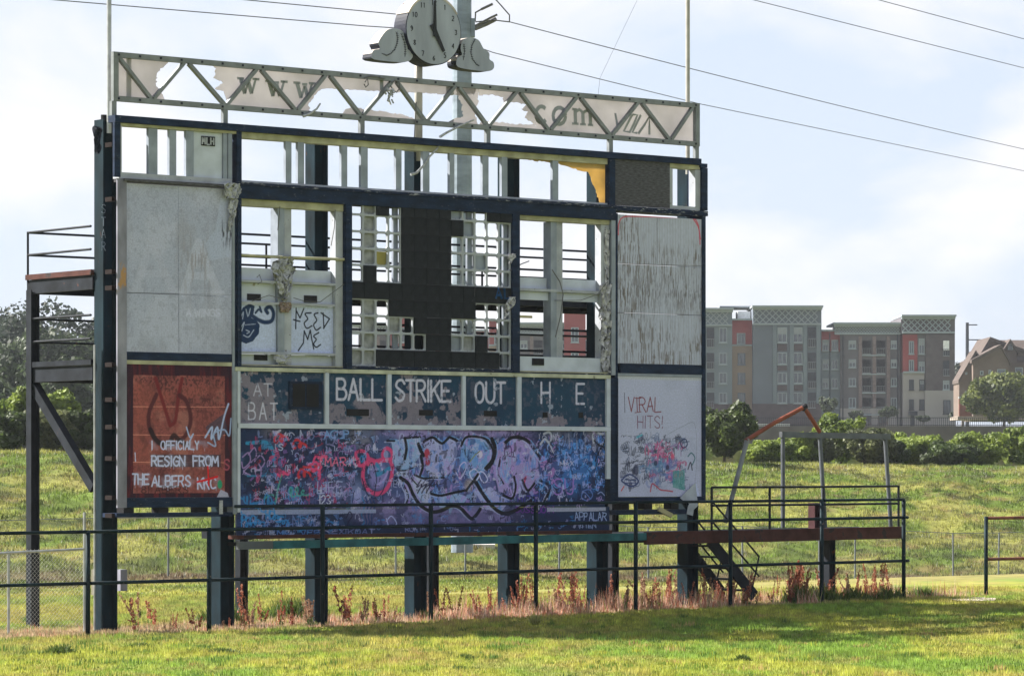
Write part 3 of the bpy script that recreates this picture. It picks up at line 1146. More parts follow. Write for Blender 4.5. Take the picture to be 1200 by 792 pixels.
cv.stroke([(231, 564), (244, 561), (254, 558)], 1.2, alb(190, 22, 28))
cv.stroke([(243, 546), (244, 568)], 1.0, alb(190, 22, 28))
cv.blob((257, 567), 3.2, 5, alb(20, 130, 90), 0.95, 0.2)
cv.stroke([(240, 512), (248, 500), (247, 514), (254, 500), (256, 514), (262, 488), (267, 473)], 1.1, alb(150, 165, 186))
cv.stroke([(243, 518), (252, 522), (250, 508), (262, 503), (268, 510), (270, 490)], 0.9, alb(132, 150, 172))
cv.stroke([(218, 500), (222, 512), (226, 508), (221, 518)], 0.8, alb(150, 165, 186))
cv.text('S', 262, 550, 12, 6, .9, alb(150, 70, 80), alpha=.8)
cv.stroke([(158, 530), (158.5, 540)], .6, sp)
cv.poly([(253, 583), (258, 573), (266, 577), (268, 583)], alb(150, 152, 160), 0.95)
img = cv.image('red_poster')
mRD = image_mat('pasted_red_poster', img, bump=0.3)
painted_sheet('red_panel', cv, mRD, SB, u0, u1, zRd0, zRd1, 0.0, label='dark red panel with an orange pasted poster and sprayed writing')
bx('navy_band', NAVY, u0, U(274), -0.02, 0.3, zFr0, zRd0 - .003)
zbm1, zbm0 = Z(147, 601), Z(147, 606)
for xx in (146.5, 187, 233):
    bx('standoff_block', BLACKP, U(xx), U(xx + 12), 0.05, 0.3, zbm1 + .003, zFr0 - .003)
bx('support_beam', NAVY, U(136), U(272), -0.02, 0.5, zbm0, zbm1)
bx('torn_flap', RAG, U(255), U(259), -0.07, -0.055, Z(256, 602), Z(256, 586))

# --- central bay : left window block (x 283..403)
zW1, zW0 = zBeamB - .003, Z(285, 428.5)
bx('navy_mullion', NAVY, U(277.2), U(281.5), -0.05, DEP, zW0, zW1)
bx('navy_sill', NAVY, U(274.6), U(607), -0.05, DEP, zStT + .003, zW0 - .003)


def window_block(x0, x1, pa, pb, mid, zo, opentop, openbot, lowopen=None):
    """cabinet with a row of two openings above and panels (or openings) below"""
    bx('cabinet_lining', CREAM, U(x0), U(x1), 0.02, DEP, opentop, zW1)
    bx('cabinet_lining', WHITEF, U(x0), U(pa), 0.04, DEP, zW0 + .003, opentop - .003)
    bx('cabinet_lining', WHITEF, U(pb), U(x1), 0.04, DEP, zW0 + .003, opentop - .003)
    bx('stud', STUD, U(mid[0]), U(mid[0] + (mid[1] - mid[0]) * .45), 0.06, 0.32, zW0 + .003, opentop - .003)
    bx('stud', WHITEF, U(mid[0] + (mid[1] - mid[0]) * .45) + .004, U(mid[1]), 0.10, 0.16, zW0 + .003, opentop - .003)


# left block
zo1, zo0 = Z(283, 241), Z(283, 312.5)
window_block(281.7, 403, 283.0, 394.5, (327.5, 344.7), 0, zo1, zo0)
bx('back_plate', WHITEP, U(283.2), U(327.3), 0.2, 0.23, Z(300, 329), zo0)
bx('back_plate', WHITEP, U(344.9), U(394.3), 0.2, 0.23, Z(300, 329), zo0)
bx('shelf', WHITEF, U(283.2), U(394.3), 0.03, 0.198, Z(300, 331), Z(300, 328.2))
bx('back_plate', WHITEP, U(283.2), U(327.3), 0.15, 0.19, Z(300, 353), Z(300, 331.3))
bx('back_plate', WHITEP, U(344.9), U(394.3), 0.15, 0.19, Z(300, 353), Z(300, 331.3))
bx('black_slot', BLACKP, U(294.3), U(310), 0.13, 0.148, Z(300, 351.5), Z(300, 344))
bx('black_slot', BLACKP, U(361), U(376), 0.13, 0.148, Z(368, 354.3), Z(368, 346))
bx('shelf', WHITEF, U(283.2), U(394.3), 0.04, 0.148, Z(300, 356), Z(300, 353.2))
part(MB().tube([(U(282), .0, Z(283, 299)), (U(340), -.02, Z(340, 302)), (U(403), .0, Z(403, 304))], 0.03), 'loose_conduit', CREAM)
cvw = Canvas(U(283.2), U(394.3), Z(300, 411.5), Z(300, 356.2), alb(158, 170, 182))
cvw.blend(smooth(0.5, 0.75, cvw.noise(3, 4)) * .35, alb(138, 148, 158))
OC = alb(24, 44, 70)
# dark many-armed painted creature
cvw.poly([(283, 371), (288, 360), (296, 355), (302, 358), (301, 366), (298, 372), (303, 374), (308, 380), (307, 390), (300, 399), (292, 402), (285, 399), (283, 392)], OC)
cvw.stroke([(300, 370), (306, 374), (314, 377), (322, 375), (324, 366), (320, 359), (315, 362), (317, 366)], 2.4, OC)
cvw.stroke([(303, 366), (307, 362), (310, 365), (308, 359)], 1.3, OC)
WHT = alb(150, 162, 172)
for a in ([(286, 371), (289, 365), (288, 373)], [(292, 362), (294, 370)], [(297, 361), (295, 369)], [(286, 383), (290, 377), (287, 387)], [(292, 386), (296, 388), (293, 390)], [(289, 392), (295, 394), (301, 386)]):
    cvw.stroke(a, 0.6, WHT, .9)
cvw.stroke([(291, 380), (303, 379)], .4, WHT, .8)
INK = alb(14, 18, 30)
cvw.stroke([(350.5, 360.5), (350, 384.5)], 0.85, INK, spline=False)
cvw.stroke([(350.5, 363), (355, 372), (359.5, 361)], 0.85, INK, spline=False)
cvw.stroke([(347.5, 374), (355, 376)], 0.85, INK, spline=False)
cvw.stroke([(368, 366), (361, 367), (364, 373), (360, 378), (363, 384), (369, 381)], 0.85, INK)
cvw.stroke([(376, 366), (371.5, 368), (374.5, 374.5), (371, 380), (374, 386), (379, 383)], 0.85, INK)
cvw.stroke([(379.5, 366), (389.5, 373), (382.5, 384)], 0.85, INK, spline=False)
cvw.stroke([(382, 366), (383, 384)], 0.85, INK, spline=False)
cvw.stroke([(353, 410), (359, 401), (360, 387), (364, 397), (367, 386), (369, 398), (371, 408)], 0.85, INK, spline=False)
cvw.stroke([(377, 389), (371, 393), (374, 397), (371, 402), (374, 406), (379, 403)], 0.85, INK)
img = cvw.image('white_door_panels')
mW = image_mat('painted_white_panels', img, bump=0.15)
zp1, zp0 = Z(300, 356.2), Z(300, 411.5)
painted_sheet('door_panel', cvw, mW, SB, U(283.2), U(327.3), zp0, zp1, 0.12, label='white panel with a dark painted sea creature')
painted_sheet('door_panel', cvw, mW, SB, U(344.9), U(394.3), zp0, zp1, 0.12, label='white panel with MEED ME written in black')
bx('shelf', WHITEF, U(283.2), U(394.3), 0.03, 0.15, Z(300, 414.5), Z(300, 411.7))
bx('back_plate', WHITEP, U(283.2), U(394.3), 0.17, 0.2, zW0 + .003, Z(300, 414.7))
bx('black_slot', BLACKP, U(303), U(318.5), 0.152, 0.168, Z(310, 422), Z(310, 415.5))
bx('bottom_trim', CREAM, U(283), U(403), 0.03, .09, zW0 + .004, zW0 + .035)


def crumple(name, px0, py0, px1, py1, w, m, seed, n=(7, 12), amp=0.09, label=None, taper=0.3, skew=0):
    """hanging crumpled sheet: thick wrinkled strip between two photo points"""
    r = random.Random(seed)
    u0_, u1_ = U(px0, w), U(px1, w)
    z1_, z0_ = Z(px0, py0, w), Z(px0, py1, w)
    mb = MB()
    nx, nz_ = n
    for lay in (0, 1):
        for j in range(nz_ + 1):
            t = j / nz_
            sh = 1 - taper * abs(t - .3) * 1.6
            for i in range(nx + 1):
                sx = (i / nx - .5) * sh + .5
                uu = u0_ + (u1_ - u0_) * (sx + r.uniform(-.07, .07) + skew * t)
                ww = w + sin(i * 2.3 + j * 1.1 + seed) * amp * .5 + r.uniform(-amp, amp) * .6 + lay * 0.02
                zz = z1_ + (z0_ - z1_) * (t + r.uniform(-.035, .035))
                mb.v.append((uu, ww, zz))
    k = (nx + 1) * (nz_ + 1)
    for j in range(nz_):
        for i in range(nx):
            a = j * (nx + 1) + i
            mb.f.append((a, a + 1, a + nx + 2, a + nx + 1))
            mb.f.append((k + a + nx + 1, k + a + nx + 2, k + a + 1, k + a))
    return part(mb, name, m, label)


crumple('hanging_rag', 320, 300, 347, 352, -0.02, RAG, 4, (9, 14), 0.10, 'tattered grey rag hanging over the middle post', 0.9)
crumple('wasp_nest', 327, 354, 342, 366, 0.02, NEST, 8, (5, 6), 0.05)
crumple('debris', 322, 415, 341, 426, 0.0, RAG, 12, (6, 5), 0.05)
crumple('torn_flap', 262, 214, 283, 232, -0.12, RAG, 21, (8, 5), 0.06, 'torn foil flap at the panel corner', 0.3, 0.0)
crumple('torn_flap', 270, 228, 280, 270, -0.10, RAG, 22, (5, 12), 0.05, None, 0.8, -0.5)
crumple('peeling_insulation', 704.5, 335, 716, 436, 0.0, FOIL, 31, (6, 22), 0.09, 'curling grey insulation strip peeling off the right jamb', 0.1)
crumple('peeling_insulation', 708, 268, 714, 335, 0.02, FOIL, 33, (4, 12), 0.05)
crumple('torn_flap', 597, 297, 606, 309, -0.08, FOIL, 37, (5, 6), 0.03, None, .8, -.4)
crumple('torn_flap', 596, 348, 606, 374, -0.09, FOIL, 38, (4, 9), 0.04, None, 0.9, -0.9)
for pts, r_ in (([(295, 353), (315, 346), (330, 350)], .008), ([(344, 349), (357, 353), (375, 354), (403, 333)], .008), ([(301, 325), (304, 322), (307, 330), (302, 333)], .009),
                ([(328, 242), (327, 256), (325.5, 270)], .01), ([(393, 246), (392, 266), (388, 288)], .01),
                ([(598, 317), (604, 313), (612, 309), (620, 306)], .012), ([(557, 332), (556, 346), (553.5, 353)], .008),
                ([(647, 316), (656, 330), (660, 345), (657, 370), (651, 395)], .012), ([(650, 352), (680, 352), (700, 345), (712, 330)], .008)):
    part(MB().tube([LP(x, y, -0.03) for x, y in pts], r_, 5), 'loose_wire', CABLE)

# --- central bay : display with removed modules
uD0, uD1 = U(410.5), U(598.5)
zD1, zD0 = Z(440, 233), Z(440, 429)
bx('navy_mullion', NAVY, U(403.2), uD0 - .003, -0.07, DEP, zStT + .003, zBeamB - .003)
bx('navy_mullion', NAVY, uD1 + .003, U(607), -0.07, DEP, zStT + .003, zBeamB - .003, label='navy mullion with torn lower half')
NC, NRW = 13, 10
cw = (uD1 - uD0) / NC
chh = (zD1 - zD0) / NRW
OPEN = {0: {0, 1, 3, 8, 9, 10}, 1: {0, 1, 2, 3, 9, 10, 11, 12}, 2: {0, 1, 2, 3, 8, 9, 10, 11, 12}, 3: {0, 1, 2, 3, 8, 9, 10, 11, 12},
        4: {0, 2, 3, 8, 9, 10, 11, 12}, 5: set(), 6: {0, 1, 2, 10, 11, 12}, 7: {0, 1, 2, 3, 4, 8, 9, 10, 11, 12},
        8: {0, 1, 2, 3, 4, 5, 8, 9, 11, 12}, 9: {0, 1, 12}}
mod = MB().box(0.003, cw - 0.003, -0.035, 0.06, 0.003, chh - 0.003)
mb = mod
for k in range(1, 12):          # louvre ribs of the module face
    mb.box(0.006, cw - 0.006, -0.043, -0.0352, chh * k / 12 - .004, chh * k / 12 + .004)
modm = mb.mesh('display_module')
modm.materials.append(LED)
t = 0.023
cell = MB()
cell.box(0, cw, -0.005, 0.05, 0, t).box(0, cw, -0.005, 0.05, chh - t, chh)
cell.box(0, t, -0.003, 0.05, t + .001, chh - t - .001).box(cw - t, cw, -0.003, 0.05, t + .001, chh - t - .001)
for (a, b) in ((t, t), (cw - t, t), (t, chh - t), (cw - t, chh - t)):      # gusseted corners
    sx = 1 if a == t else -1
    sz = 1 if b == t else -1
    cell.prism([(a, b), (a + sx * .035, b), (a, b + sz * .035)] if sx * sz > 0 else [(a, b), (a, b + sz * .035), (a + sx * .035, b)], 0.0, 0.045)
cellm = cell.mesh('lattice_cell')
cellm.materials.append(WHITEF)
deep = MB().box(cw * 0.62, cw * 0.99, 0.10, 0.16, 0.0, chh)
deepm = deep.mesh('cell_stud')
deepm.materials.append(STUD)
rr_ = random.Random(5)
for r in range(NRW):
    for c in range(NC):
        loc = (uD0 + c * cw, 0, zD1 - (r + 1) * chh)
        if c in OPEN[r]:
            o = new_obj('lattice_cell', cellm, SB)
            o.location = loc
            if c in (3, 9, 12):
                o2 = new_obj('cell_stud', deepm, SB)
                o2.location = loc
        else:
            o = new_obj('display_module', modm, SB)
            o.location = (loc[0], rr_.uniform(-.006, .006), loc[2])
for (r, c, m) in ((3, 2, 'y'), (3, 10, 'g'), (1, 9, 'g'), (1, 1, 'w'), (0, 1, 'w'), (2, 1, 'w'), (3, 1, 'w'), (6, 1, 'w'), (7, 1, 'w'), (8, 1, 'w'), (9, 1, 'w'), (9, 0, 'w'), (8, 9, 'w'), (0, 8, 'g'), (8, 8, 'g'), (7, 3, 'w')):
    mm_ = {'y': mat('ochre_board', (0.30, 0.26, 0.08), .8), 'g': STUD, 'w': mat('grey_inner_board', (0.25, 0.26, 0.265), .7, var=.35, scale=6)}[m]
    q = (uD0 + c * cw, zD1 - (r + 1) * chh)
    f0, f1 = (0.12, 1.0)
    o = MB().box(q[0] + cw * f0, q[0] + cw * f1, 0.065, 0.08, q[1] + .01, q[1] + chh * (.97 if m != 'y' else .88)).build('inner_board', mm_, SB)
bx('display_back_beam', DARKST, uD0, uD1, .42, .5, zD1 - .05, zD1 + .03)
bx('display_top_trim', BLACKP, uD0, uD1, -0.02, 0.3, zD1 + .003, zBeamB - .003)
bx('display_bottom_trim', NAVYW, uD0, uD1, -0.06, 0.3, zW0, zD0 - .003)
for (pts) in ([(581, 350), (584, 338), (588, 350)], [(582.5, 346), (586, 346)], [(591, 338), (591.5, 350), (597, 350)]):
    part(MB().tube([LP(x, y, -0.047) for x, y in pts], 0.028, 5), 'sprayed_letter', BLUEP)

# --- central bay : right window block (x 607..715)
bx('navy_sill', NAVYW, U(607.2), U(718), -0.03, DEP, zStT + .003, zW0 - .003)
zo1r, zo0r = Z(610, 257.5), Z(610, 324)
window_block(607.3, 715, 608.3, 705.5, (647.6, 662.6), 0, zo1r, zo0r)
bx('back_plate', WHITEP, U(608.5), U(647.4), 0.2, 0.24, Z(612, 337), zo0r)
bx('back_plate', WHITEP, U(662.8), U(705.3), 0.2, 0.24, Z(612, 337), zo0r)
bx('shelf', WHITEF, U(608.5), U(705.3), 0.05, 0.198, Z(612, 340.5), Z(612, 337.3))
bx('back_plate', WHITEP, U(608.5), U(647.4), 0.14, 0.19, Z(612, 350.5), Z(612, 340.8))
bx('back_plate', WHITEP, U(662.8), U(705.3), 0.14, 0.19, Z(612, 350.5), Z(612, 340.8))
bx('bottom_plate', WHITEP, U(608.5), U(705.3), 0.05, 0.19, zW0 + .02, Z(612, 417.3))
bx('black_slot', BLACKP, U(625), U(638.7), 0.03, 0.048, Z(625, 427.8), Z(625, 419.6))
bx('bottom_trim', CREAM, U(608.5), U(712), 0.0, .045, zW0 + .004, zW0 + .03)
bx('wooden_batten', mat('pale_wood', (.42, .38, .22), .8), U(610), U(634), .3, .34, Z(625, 372), Z(625, 369))
bx('jamb', STUD, U(715.2), U(720), -0.04, DEP, zStT + .003, zBeamB - .003)
bx('backing_frame', NAVY, U(720.2), U(723.3), -0.02, DEP, Z(725, 588), Z(725, 250))

# --- right panels
cv = Canvas(U(723.5), U(822), Z(727, 431 - 5.6), Z(727, 251.5), alb(150, 157, 160))
cv.blend(smooth(0.5, 0.6, cv.noise(13, 4, (3.2, 0.32))) * smooth(0.38, 0.62, cv.noise(1.0, 4, (1, 1), 3)) * 0.85, alb(92, 86, 74))
cv.blend(smooth(0.52, 0.62, cv.noise(17, 3, (3, .3), 6)) * np.clip(1 - np.abs(cv.yy / cv.H - 0.52) * 5, 0, 1) * .8, alb(78, 74, 66))
cv.blend(smooth(0.45, 0.7, cv.noise(9, 3, (3, .1), 11)) * .3, alb(165, 172, 176))
for xx in np.arange(726, 822, 3.1):
    cv.stroke([(xx, 254), (xx + .4, 428)], 0.28, alb(112, 110, 104), 0.45, .4, False)
for yy in (308.5, 366):
    cv.stroke([(723, yy), (822, yy + 3)], 0.45, alb(96, 94, 90), 0.8, .3, False)
cv.stroke([(770, 254), (770, 308)], 0.45, alb(100, 98, 94), 0.6, .3, False)
RDL = alb(170, 60, 72)
cv.stroke([(724.5, 275), (725, 262), (730, 254.5), (745, 253.5), (780, 254.5), (810, 255.5), (816.5, 260), (819, 270), (820, 286)], 0.8, RDL, .9)
cv.stroke([(812, 256), (818, 266), (820.5, 280)], 0.9, RDL, .9)
img = cv.image('streaked_panel')
mR1 = image_mat('streaked_white_panel', img, bump=0.4, bump_stretch=(3, 1, .3))
ua, ub, um = U(723.5), U(822), U(770)
z_a, z_b, z_c, z_d = Z(727, 251.5), Z(727, 309), Z(727, 366.2), Z(727, 425.4)
for (a, b, c, d) in ((ua, um - .003, z_b + .003, z_a), (um + .003, ub, z_b + .003, z_a), (ua, ub, z_c + .003, z_b - .003), (ua, ub, z_d, z_c - .003)):
    painted_sheet('panel', cv, mR1, SB, a, b, c, d, 0.0)
bx('navy_band', NAVY, U(727), U(824), -0.01, 0.1, Z(727, 437), Z(727, 425.6))
bx('sill', STUD, U(724), U(824), -0.012, 0.1, Z(727, 440.3), Z(727, 437.2))
cv = Canvas(U(724), U(822), Z(727, 582), Z(727, 440.5), alb(156, 162, 172))
cv.blend(smooth(0.45, 0.7, cv.noise(1.3, 4)) * .5, alb(144, 150, 160))
cv.blend(smooth(0.5, 0.75, cv.noise(5, 4, (1, 1), 4)) * .25 * (cv.yy / cv.H > .5), alb(120, 128, 140))
cv.poly([(724, 440), (822, 440), (822, 446), (724, 444)], alb(160, 166, 150), .5)
BR = alb(112, 58, 62)
cv.text('VIRAL', 736, 482, 17, 7.2, 0.75, BR, gap=.28, jitter=1.0)
cv.stroke([(744, 483), (751, 482)], .5, BR, spline=False)
cv.stroke([(744, 466), (751, 466)], .5, BR, spline=False)
cv.text('HITS!', 747, 501, 14, 6.2, 0.65, alb(110, 80, 92), gap=.32, jitter=.8)
cv.stroke([(731.5, 460), (732, 483)], .5, alb(70, 66, 76), .9)
for i in range(150):
    colr = RS.choice([alb(40, 46, 62), alb(60, 72, 96), alb(50, 52, 66), alb(90, 106, 130), alb(56, 60, 70)])
    x, y = RS.uniform(727, 800), RS.uniform(510, 570)
    cv.tagline(x, y, RS.uniform(3, 12), RS.uniform(4, 12), RS.uniform(.25, .55), colr, RS.randint(4, 8), .8)
for i in range(26):
    x, y = RS.uniform(754, 796), RS.uniform(514, 560)
    cv.tagline(x, y, RS.uniform(7, 14), RS.uniform(8, 18), RS.uniform(.4, 1.1), RS.choice([alb(180, 70, 104), alb(176, 96, 130), alb(150, 60, 96), alb(120, 90, 130)]), RS.randint(4, 6), .7)
for i in range(10):
    x, y = RS.uniform(748, 790), RS.uniform(535, 568)
    cv.tagline(x, y, RS.uniform(8, 20), RS.uniform(8, 14), RS.uniform(1.0, 2.2), RS.choice([alb(70, 100, 150), alb(96, 112, 150), alb(60, 110, 140)]), 5, .5)
for (x, y, rx, ry) in ((745, 550, 4.5, 7), (782, 547, 3, 3.4), (768, 542, 3, 3.4)):
    cv.blob((x, y), rx, ry, alb(38, 44, 66), .85, .3)
cv.blob((788, 534), 3, 4, alb(190, 56, 80), .7, .5)
cv.stroke([(729, 561), (738, 555), (748, 563), (740, 569), (730, 564)], 1.1, alb(50, 62, 96), closed=True)
cv.stroke([(733, 561), (745, 562)], .8, alb(50, 62, 96))
cv.stroke([(733, 565), (745, 565)], .6, alb(50, 62, 96))
cv.stroke([(801, 514), (797, 518), (800, 524), (805, 521), (804, 515)], .8, alb(44, 52, 80), closed=True)
cv.poly([(788, 551), (802, 550), (802, 574), (788, 570)], alb(56, 130, 116), .7)
cv.stroke([(746, 512), (752, 509)], 1.2, alb(40, 140, 150), .8)
cv.stroke([(806, 534), (810, 530), (814, 536), (811, 544)], .8, alb(40, 90, 90), .9)
cv.stroke([(806, 549), (809, 541), (811, 550)], .9, alb(40, 40, 52), .9)
cv.stroke([(762, 575), (764, 566), (769, 569), (774, 573), (782, 574), (788, 575)], .9, alb(150, 50, 56), .9)
cv.stroke([(728, 574), (731, 569)], .9, alb(170, 70, 60), .9)
cv.stroke([(783, 508), (800, 499), (814, 497), (816, 540), (813, 575)], .4, alb(110, 116, 124), .6)
cv.poly([(800, 582), (816, 566), (820, 582)], alb(168, 178, 192), .9)
img = cv.image('tagged_panel')
mR2 = image_mat('tagged_white_panel', img, bump=0.15)
painted_sheet('white_panel', cv, mR2, SB, U(724), U(822), Z(727, 582), Z(727, 440.3) - .003, 0.0, label='pale blue white panel with VIRAL HITS and tags')
bx('navy_band', NAVY, U(724), U(824.5), -0.02, 0.3, Z(727, 590), Z(727, 582.3))
for xx in (730, 757, 788):
    bx('standoff_block', BLACKP, U(xx), U(xx + 9), 0.05, 0.3, Z(727, 597), Z(727, 590.3))
bx('support_beam', NAVY, U(722), U(806), -0.02, 0.4, Z(727, 603), Z(727, 597.3))
sheet_poly('torn_flap', [(797, 583), (806, 574, 1), (815, 566), (818, 592, 1), (813, 597, 1), (812, 604, 1), (805, 602, 1), (808, 590, 1)], -0.05, mat('peeled_white_sheet', (.33, .36, .41), .7, var=.3), th=.01, jag=.5, label='white sheet peeling from the lower corner', seed=8)
part(MB().bar(LP(772, 596, -.06), LP(787, 604, -.06), 0.05, 0.1), 'loose_board', mat('pale_wood', (.42, .38, .22), .8))

# --- ball / strike / out row
bx('white_strip', mat('yellowed_strip', (.42, .43, .33), .6, var=.3, color2=(.12, .12, .1), patch=.3, patch_scale=5), U(274.5), U(714), -0.05, 0.1, zSt, zStT)
bx('white_strip', WHITEP, U(278), U(714), -0.05, 0.1, zM0, zM1)
bx('white_strip', WHITEP, U(277), U(280.2), -0.05, 0.1, Z(280, 600), zM0 - .003)
bx('white_strip', WHITEP, U(277), U(280.2), -0.05, 0.1, zM1 + .003, zSt - .003)
bx('side_trim', STUD, U(272.6), U(276.8), -0.03, 0.2, Z(275, 602), zSt - .003)
bx('navy_jamb', NAVY, U(714.5), U(723.8), -0.02, 0.3, Z(727, 590), zSt + .02)
for (a, b) in ((379.6, 384), (452.6, 457.2), (540.3, 544.2), (604.7, 609.5), (709.3, 713.8)):
    bx('white_strip', WHITEP, U(a), U(b), -0.052, 0.1, zM1 + .003, zSt - .003)
bx('white_strip', WHITEP, U(709.3), U(713.8), -0.052, 0.1, Z(712, 561), zM0 - .003)
NV = alb(22, 46, 64)
GR = alb(104, 100, 104)


def row_panel(xa, xb, peel, words, seed, slots):
    cv = Canvas(U(xa), U(xb), zM1 + .002, zSt - .002, NV)
    cv.blend(smooth(0.4, 0.7, cv.noise(1.5, 3, (1, 1), seed)) * .4, alb(20, 62, 78))
    n = cv.noise(4.6, 6, (1, .8), seed + 2.5)
    yy = cv.yy / cv.H
    cv.blend(smooth(peel[0], peel[0] + .03, n + peel[1] * (yy - .45) + peel[2] * (0.5 - cv.xx / cv.W)), GR)
    cv.blend(smooth(0.55, 0.72, cv.noise(10, 3, (1, 1), seed)) * .35, alb(86, 86, 92))
    cv.blend(smooth(.73, .75, cv.noise(6, 5, (1, 1), seed + 40)) * .8, alb(130, 140, 146))
    LT = alb(166, 168, 172)
    for (wd_, x, y, h, w, r, gap, al) in words:
        cv.text(wd_, x, y, h, w, r, LT, gap=gap, alpha=al, soft=.18, rise=.02)
    cv.blend(smooth(.66, .70, cv.noise(9, 4, (1, 1), seed + 80)) * .5, NV)
    o = painted_sheet('score_panel', cv, image_mat('score_panel_paint', cv.image('score_panel_paint'), bump=.3), SB,
                      U(xa) + .002, U(xb) - .002, zM1 + .003, zSt - .003, 0.0,
                      label='peeling navy score panel' + (' reading ' + ' '.join(w[0] for w in words) if words else ''))
    for (sa, sb, ya, yb) in slots:
        MB().box(U(sa), U(sb), -0.012, -0.002, Z(sa, yb), Z(sa, ya)).build('digit_slot', BLACKP, o)
    return o


rp = row_panel(280.4, 379.4, (.54, .25, .45), [('AT', 297, 463, 14, 9, .8, .35, .7), ('BAT', 291, 490.5, 19, 8, .9, .6, .9)], 3.0, [])
fr = MB().box(U(338), U(376.5), -0.03, -0.004, Z(340, 479.5), Z(340, 446.5)).build('recessed_box', NAVY, rp)
MB().box(U(342), U(356.5), -0.036, -0.031, Z(342, 476.5), Z(342, 449.5)).build('digit_slot', BLACKP, rp)
MB().box(U(358), U(372.5), -0.036, -0.031, Z(342, 476.5), Z(342, 449.5)).build('digit_slot', BLACKP, rp)
row_panel(384.2, 452.4, (.56, .5, .0), [('BALL', 394.5, 467.5, 24, 11, 1.55, .25, 1)], 7.0, [(406, 432, 479, 487)])
row_panel(457.4, 540.1, (.50, .35, .1), [('STRIKE', 463.5, 469, 24, 10.2, 1.55, .2, 1)], 11.0, [(491, 507, 480, 486.5)])
row_panel(544.4, 604.5, (.72, .3, 0), [('OUT', 557, 471, 23.5, 9.6, 1.6, .3, 1)], 15.0, [(567, 582, 481, 487.5)])
row_panel(609.7, 709.1, (.70, .3, 0), [('H', 634.2, 471.5, 23.5, 10, 1.4, .2, 1), ('E', 675.3, 472.5, 23, 9, 1.4, .2, 1)], 19.0, [(636, 641.5, 483, 489), (678, 683, 483, 489.5)])

# --- mural
MU0, MU1 = U(280.4), U(709.1)
zMu1, zMu0 = zM0 - .002, zL1
cv = Canvas(MU0, U(713.8), zG0, zMu1, alb(20, 38, 60))
cv.blend(smooth(0.42, 0.62, cv.noise(1.0, 4)) * .6, alb(26, 44, 72))
hazeL = alb(128, 118, 160)
LIL = alb(142, 130, 172)
PALE = alb(134, 150, 176)
LBL = alb(96, 132, 172)
BLK = alb(14, 15, 24)
# background fields
for (x, y, rx, ry, c_, a_) in ((318, 512, 16, 10, alb(100, 96, 100), .8), (425, 512, 18, 14, alb(104, 104, 110), .8), (352, 540, 28, 24, alb(36, 42, 76), .7),
                               (380, 575, 30, 18, alb(78, 74, 112), .8), (415, 580, 22, 16, alb(108, 120, 152), .8), (300, 520, 20, 14, alb(26, 38, 66), .9),
                               (500, 545, 75, 45, alb(84, 96, 138), .7), (560, 560, 70, 42, alb(88, 94, 138), .7), (470, 600, 60, 16, LIL, .6), (560, 606, 60, 12, LIL, .6),
                               (480, 506, 40, 7, LIL, .8), (570, 505, 55, 7, LIL, .8), (612, 520, 22, 18, alb(96, 88, 128), .7),
                               (672, 545, 28, 32, alb(52, 98, 150), .85), (640, 550, 20, 26, alb(66, 74, 120), .7), (695, 512, 12, 12, alb(92, 92, 104), .9), (655, 512, 20, 10, alb(92, 96, 112), .7),
                               (690, 585, 18, 14, alb(24, 38, 66), .8), (640, 590, 16, 14, alb(34, 44, 86), .7), (300, 575, 14, 16, alb(12, 22, 34), .7)):
    cv.blob((x, y), rx, ry, c_, a_, .6)
cv.blend(smooth(.5, .64, cv.noise(3.2, 5, (1, 1), 13)) * .45 * (cv.xx / cv.W < .72), alb(66, 84, 120))
cv.blend(smooth(.56, .66, cv.noise(4.5, 5, (1, 1), 33)) * .6, alb(26, 30, 58))


def px_rect(x0, x1):
    return (cv.xx > (U(x0) - cv.u0) * PPM) & (cv.xx < (U(x1) - cv.u0) * PPM)


# left part
CY = alb(38, 118, 148)
cv.stroke([(289, 519), (300, 518), (312, 518), (319, 526), (321, 540), (322, 556)], 2.0, CY, .95)
cv.stroke([(290, 557), (308, 557), (321, 556)], 1.0, CY, .8)
LP_ = alb(134, 112, 150)
for a in ([(284, 535), (291, 530), (293, 540), (285, 548), (283, 541)], [(291, 532), (298, 524), (300, 534), (294, 541)], [(298, 540), (305, 533), (310, 541), (303, 550), (298, 546)],
          [(292, 545), (286, 552), (293, 556)], [(298, 546), (300, 556), (304, 560), (306, 550), (303, 543)]):
    cv.stroke(a, .8, LP_, .9)
for i in range(330):
    x, y = RS.uniform(296, 414), RS.uniform(506, 592)
    c_ = RS.choice([alb(150, 52, 84), alb(160, 66, 100), alb(140, 40, 52), alb(96, 52, 104), alb(96, 112, 150), alb(120, 124, 164), alb(26, 24, 42), alb(18, 24, 42), alb(24, 40, 70), alb(22, 36, 62),
                    alb(110, 80, 140), alb(54, 116, 150), alb(20, 24, 40), alb(150, 150, 170)])
    if x > 385 and RS.random() < .4:
        c_ = alb(126, 124, 160)
    cv.tagline(x - 4, y, RS.uniform(3, 11), RS.uniform(4, 12), RS.uniform(.25, .85), c_, RS.randint(3, 6), .75)
for (x, y) in ((352, 521), (330, 514), (365, 548), (357, 555)):
    cv.tagline(x - 8, y, 16, 10, 1.3, alb(176, 44, 44), 5, .9)
for (x, y) in ((370, 545), (378, 536), (372, 552), (335, 555)):
    cv.tagline(x - 8, y, 16, 16, 1.3, alb(196, 66, 104), 5, .9)
cv.text('IS', 322, 527, 7, 5, .6, alb(150, 160, 176), gap=.6)
cv.text('ACLP', 380, 513, 9, 6, .8, alb(100, 136, 176), gap=.25, jitter=1)
cv.text('TMARYU', 372, 545, 9, 6.5, .75, alb(196, 96, 120), gap=.25, jitter=1.5, alpha=.9)
cv.text('LIFE', 372, 577, 13, 7, .7, alb(136, 146, 172), gap=.3, jitter=1)
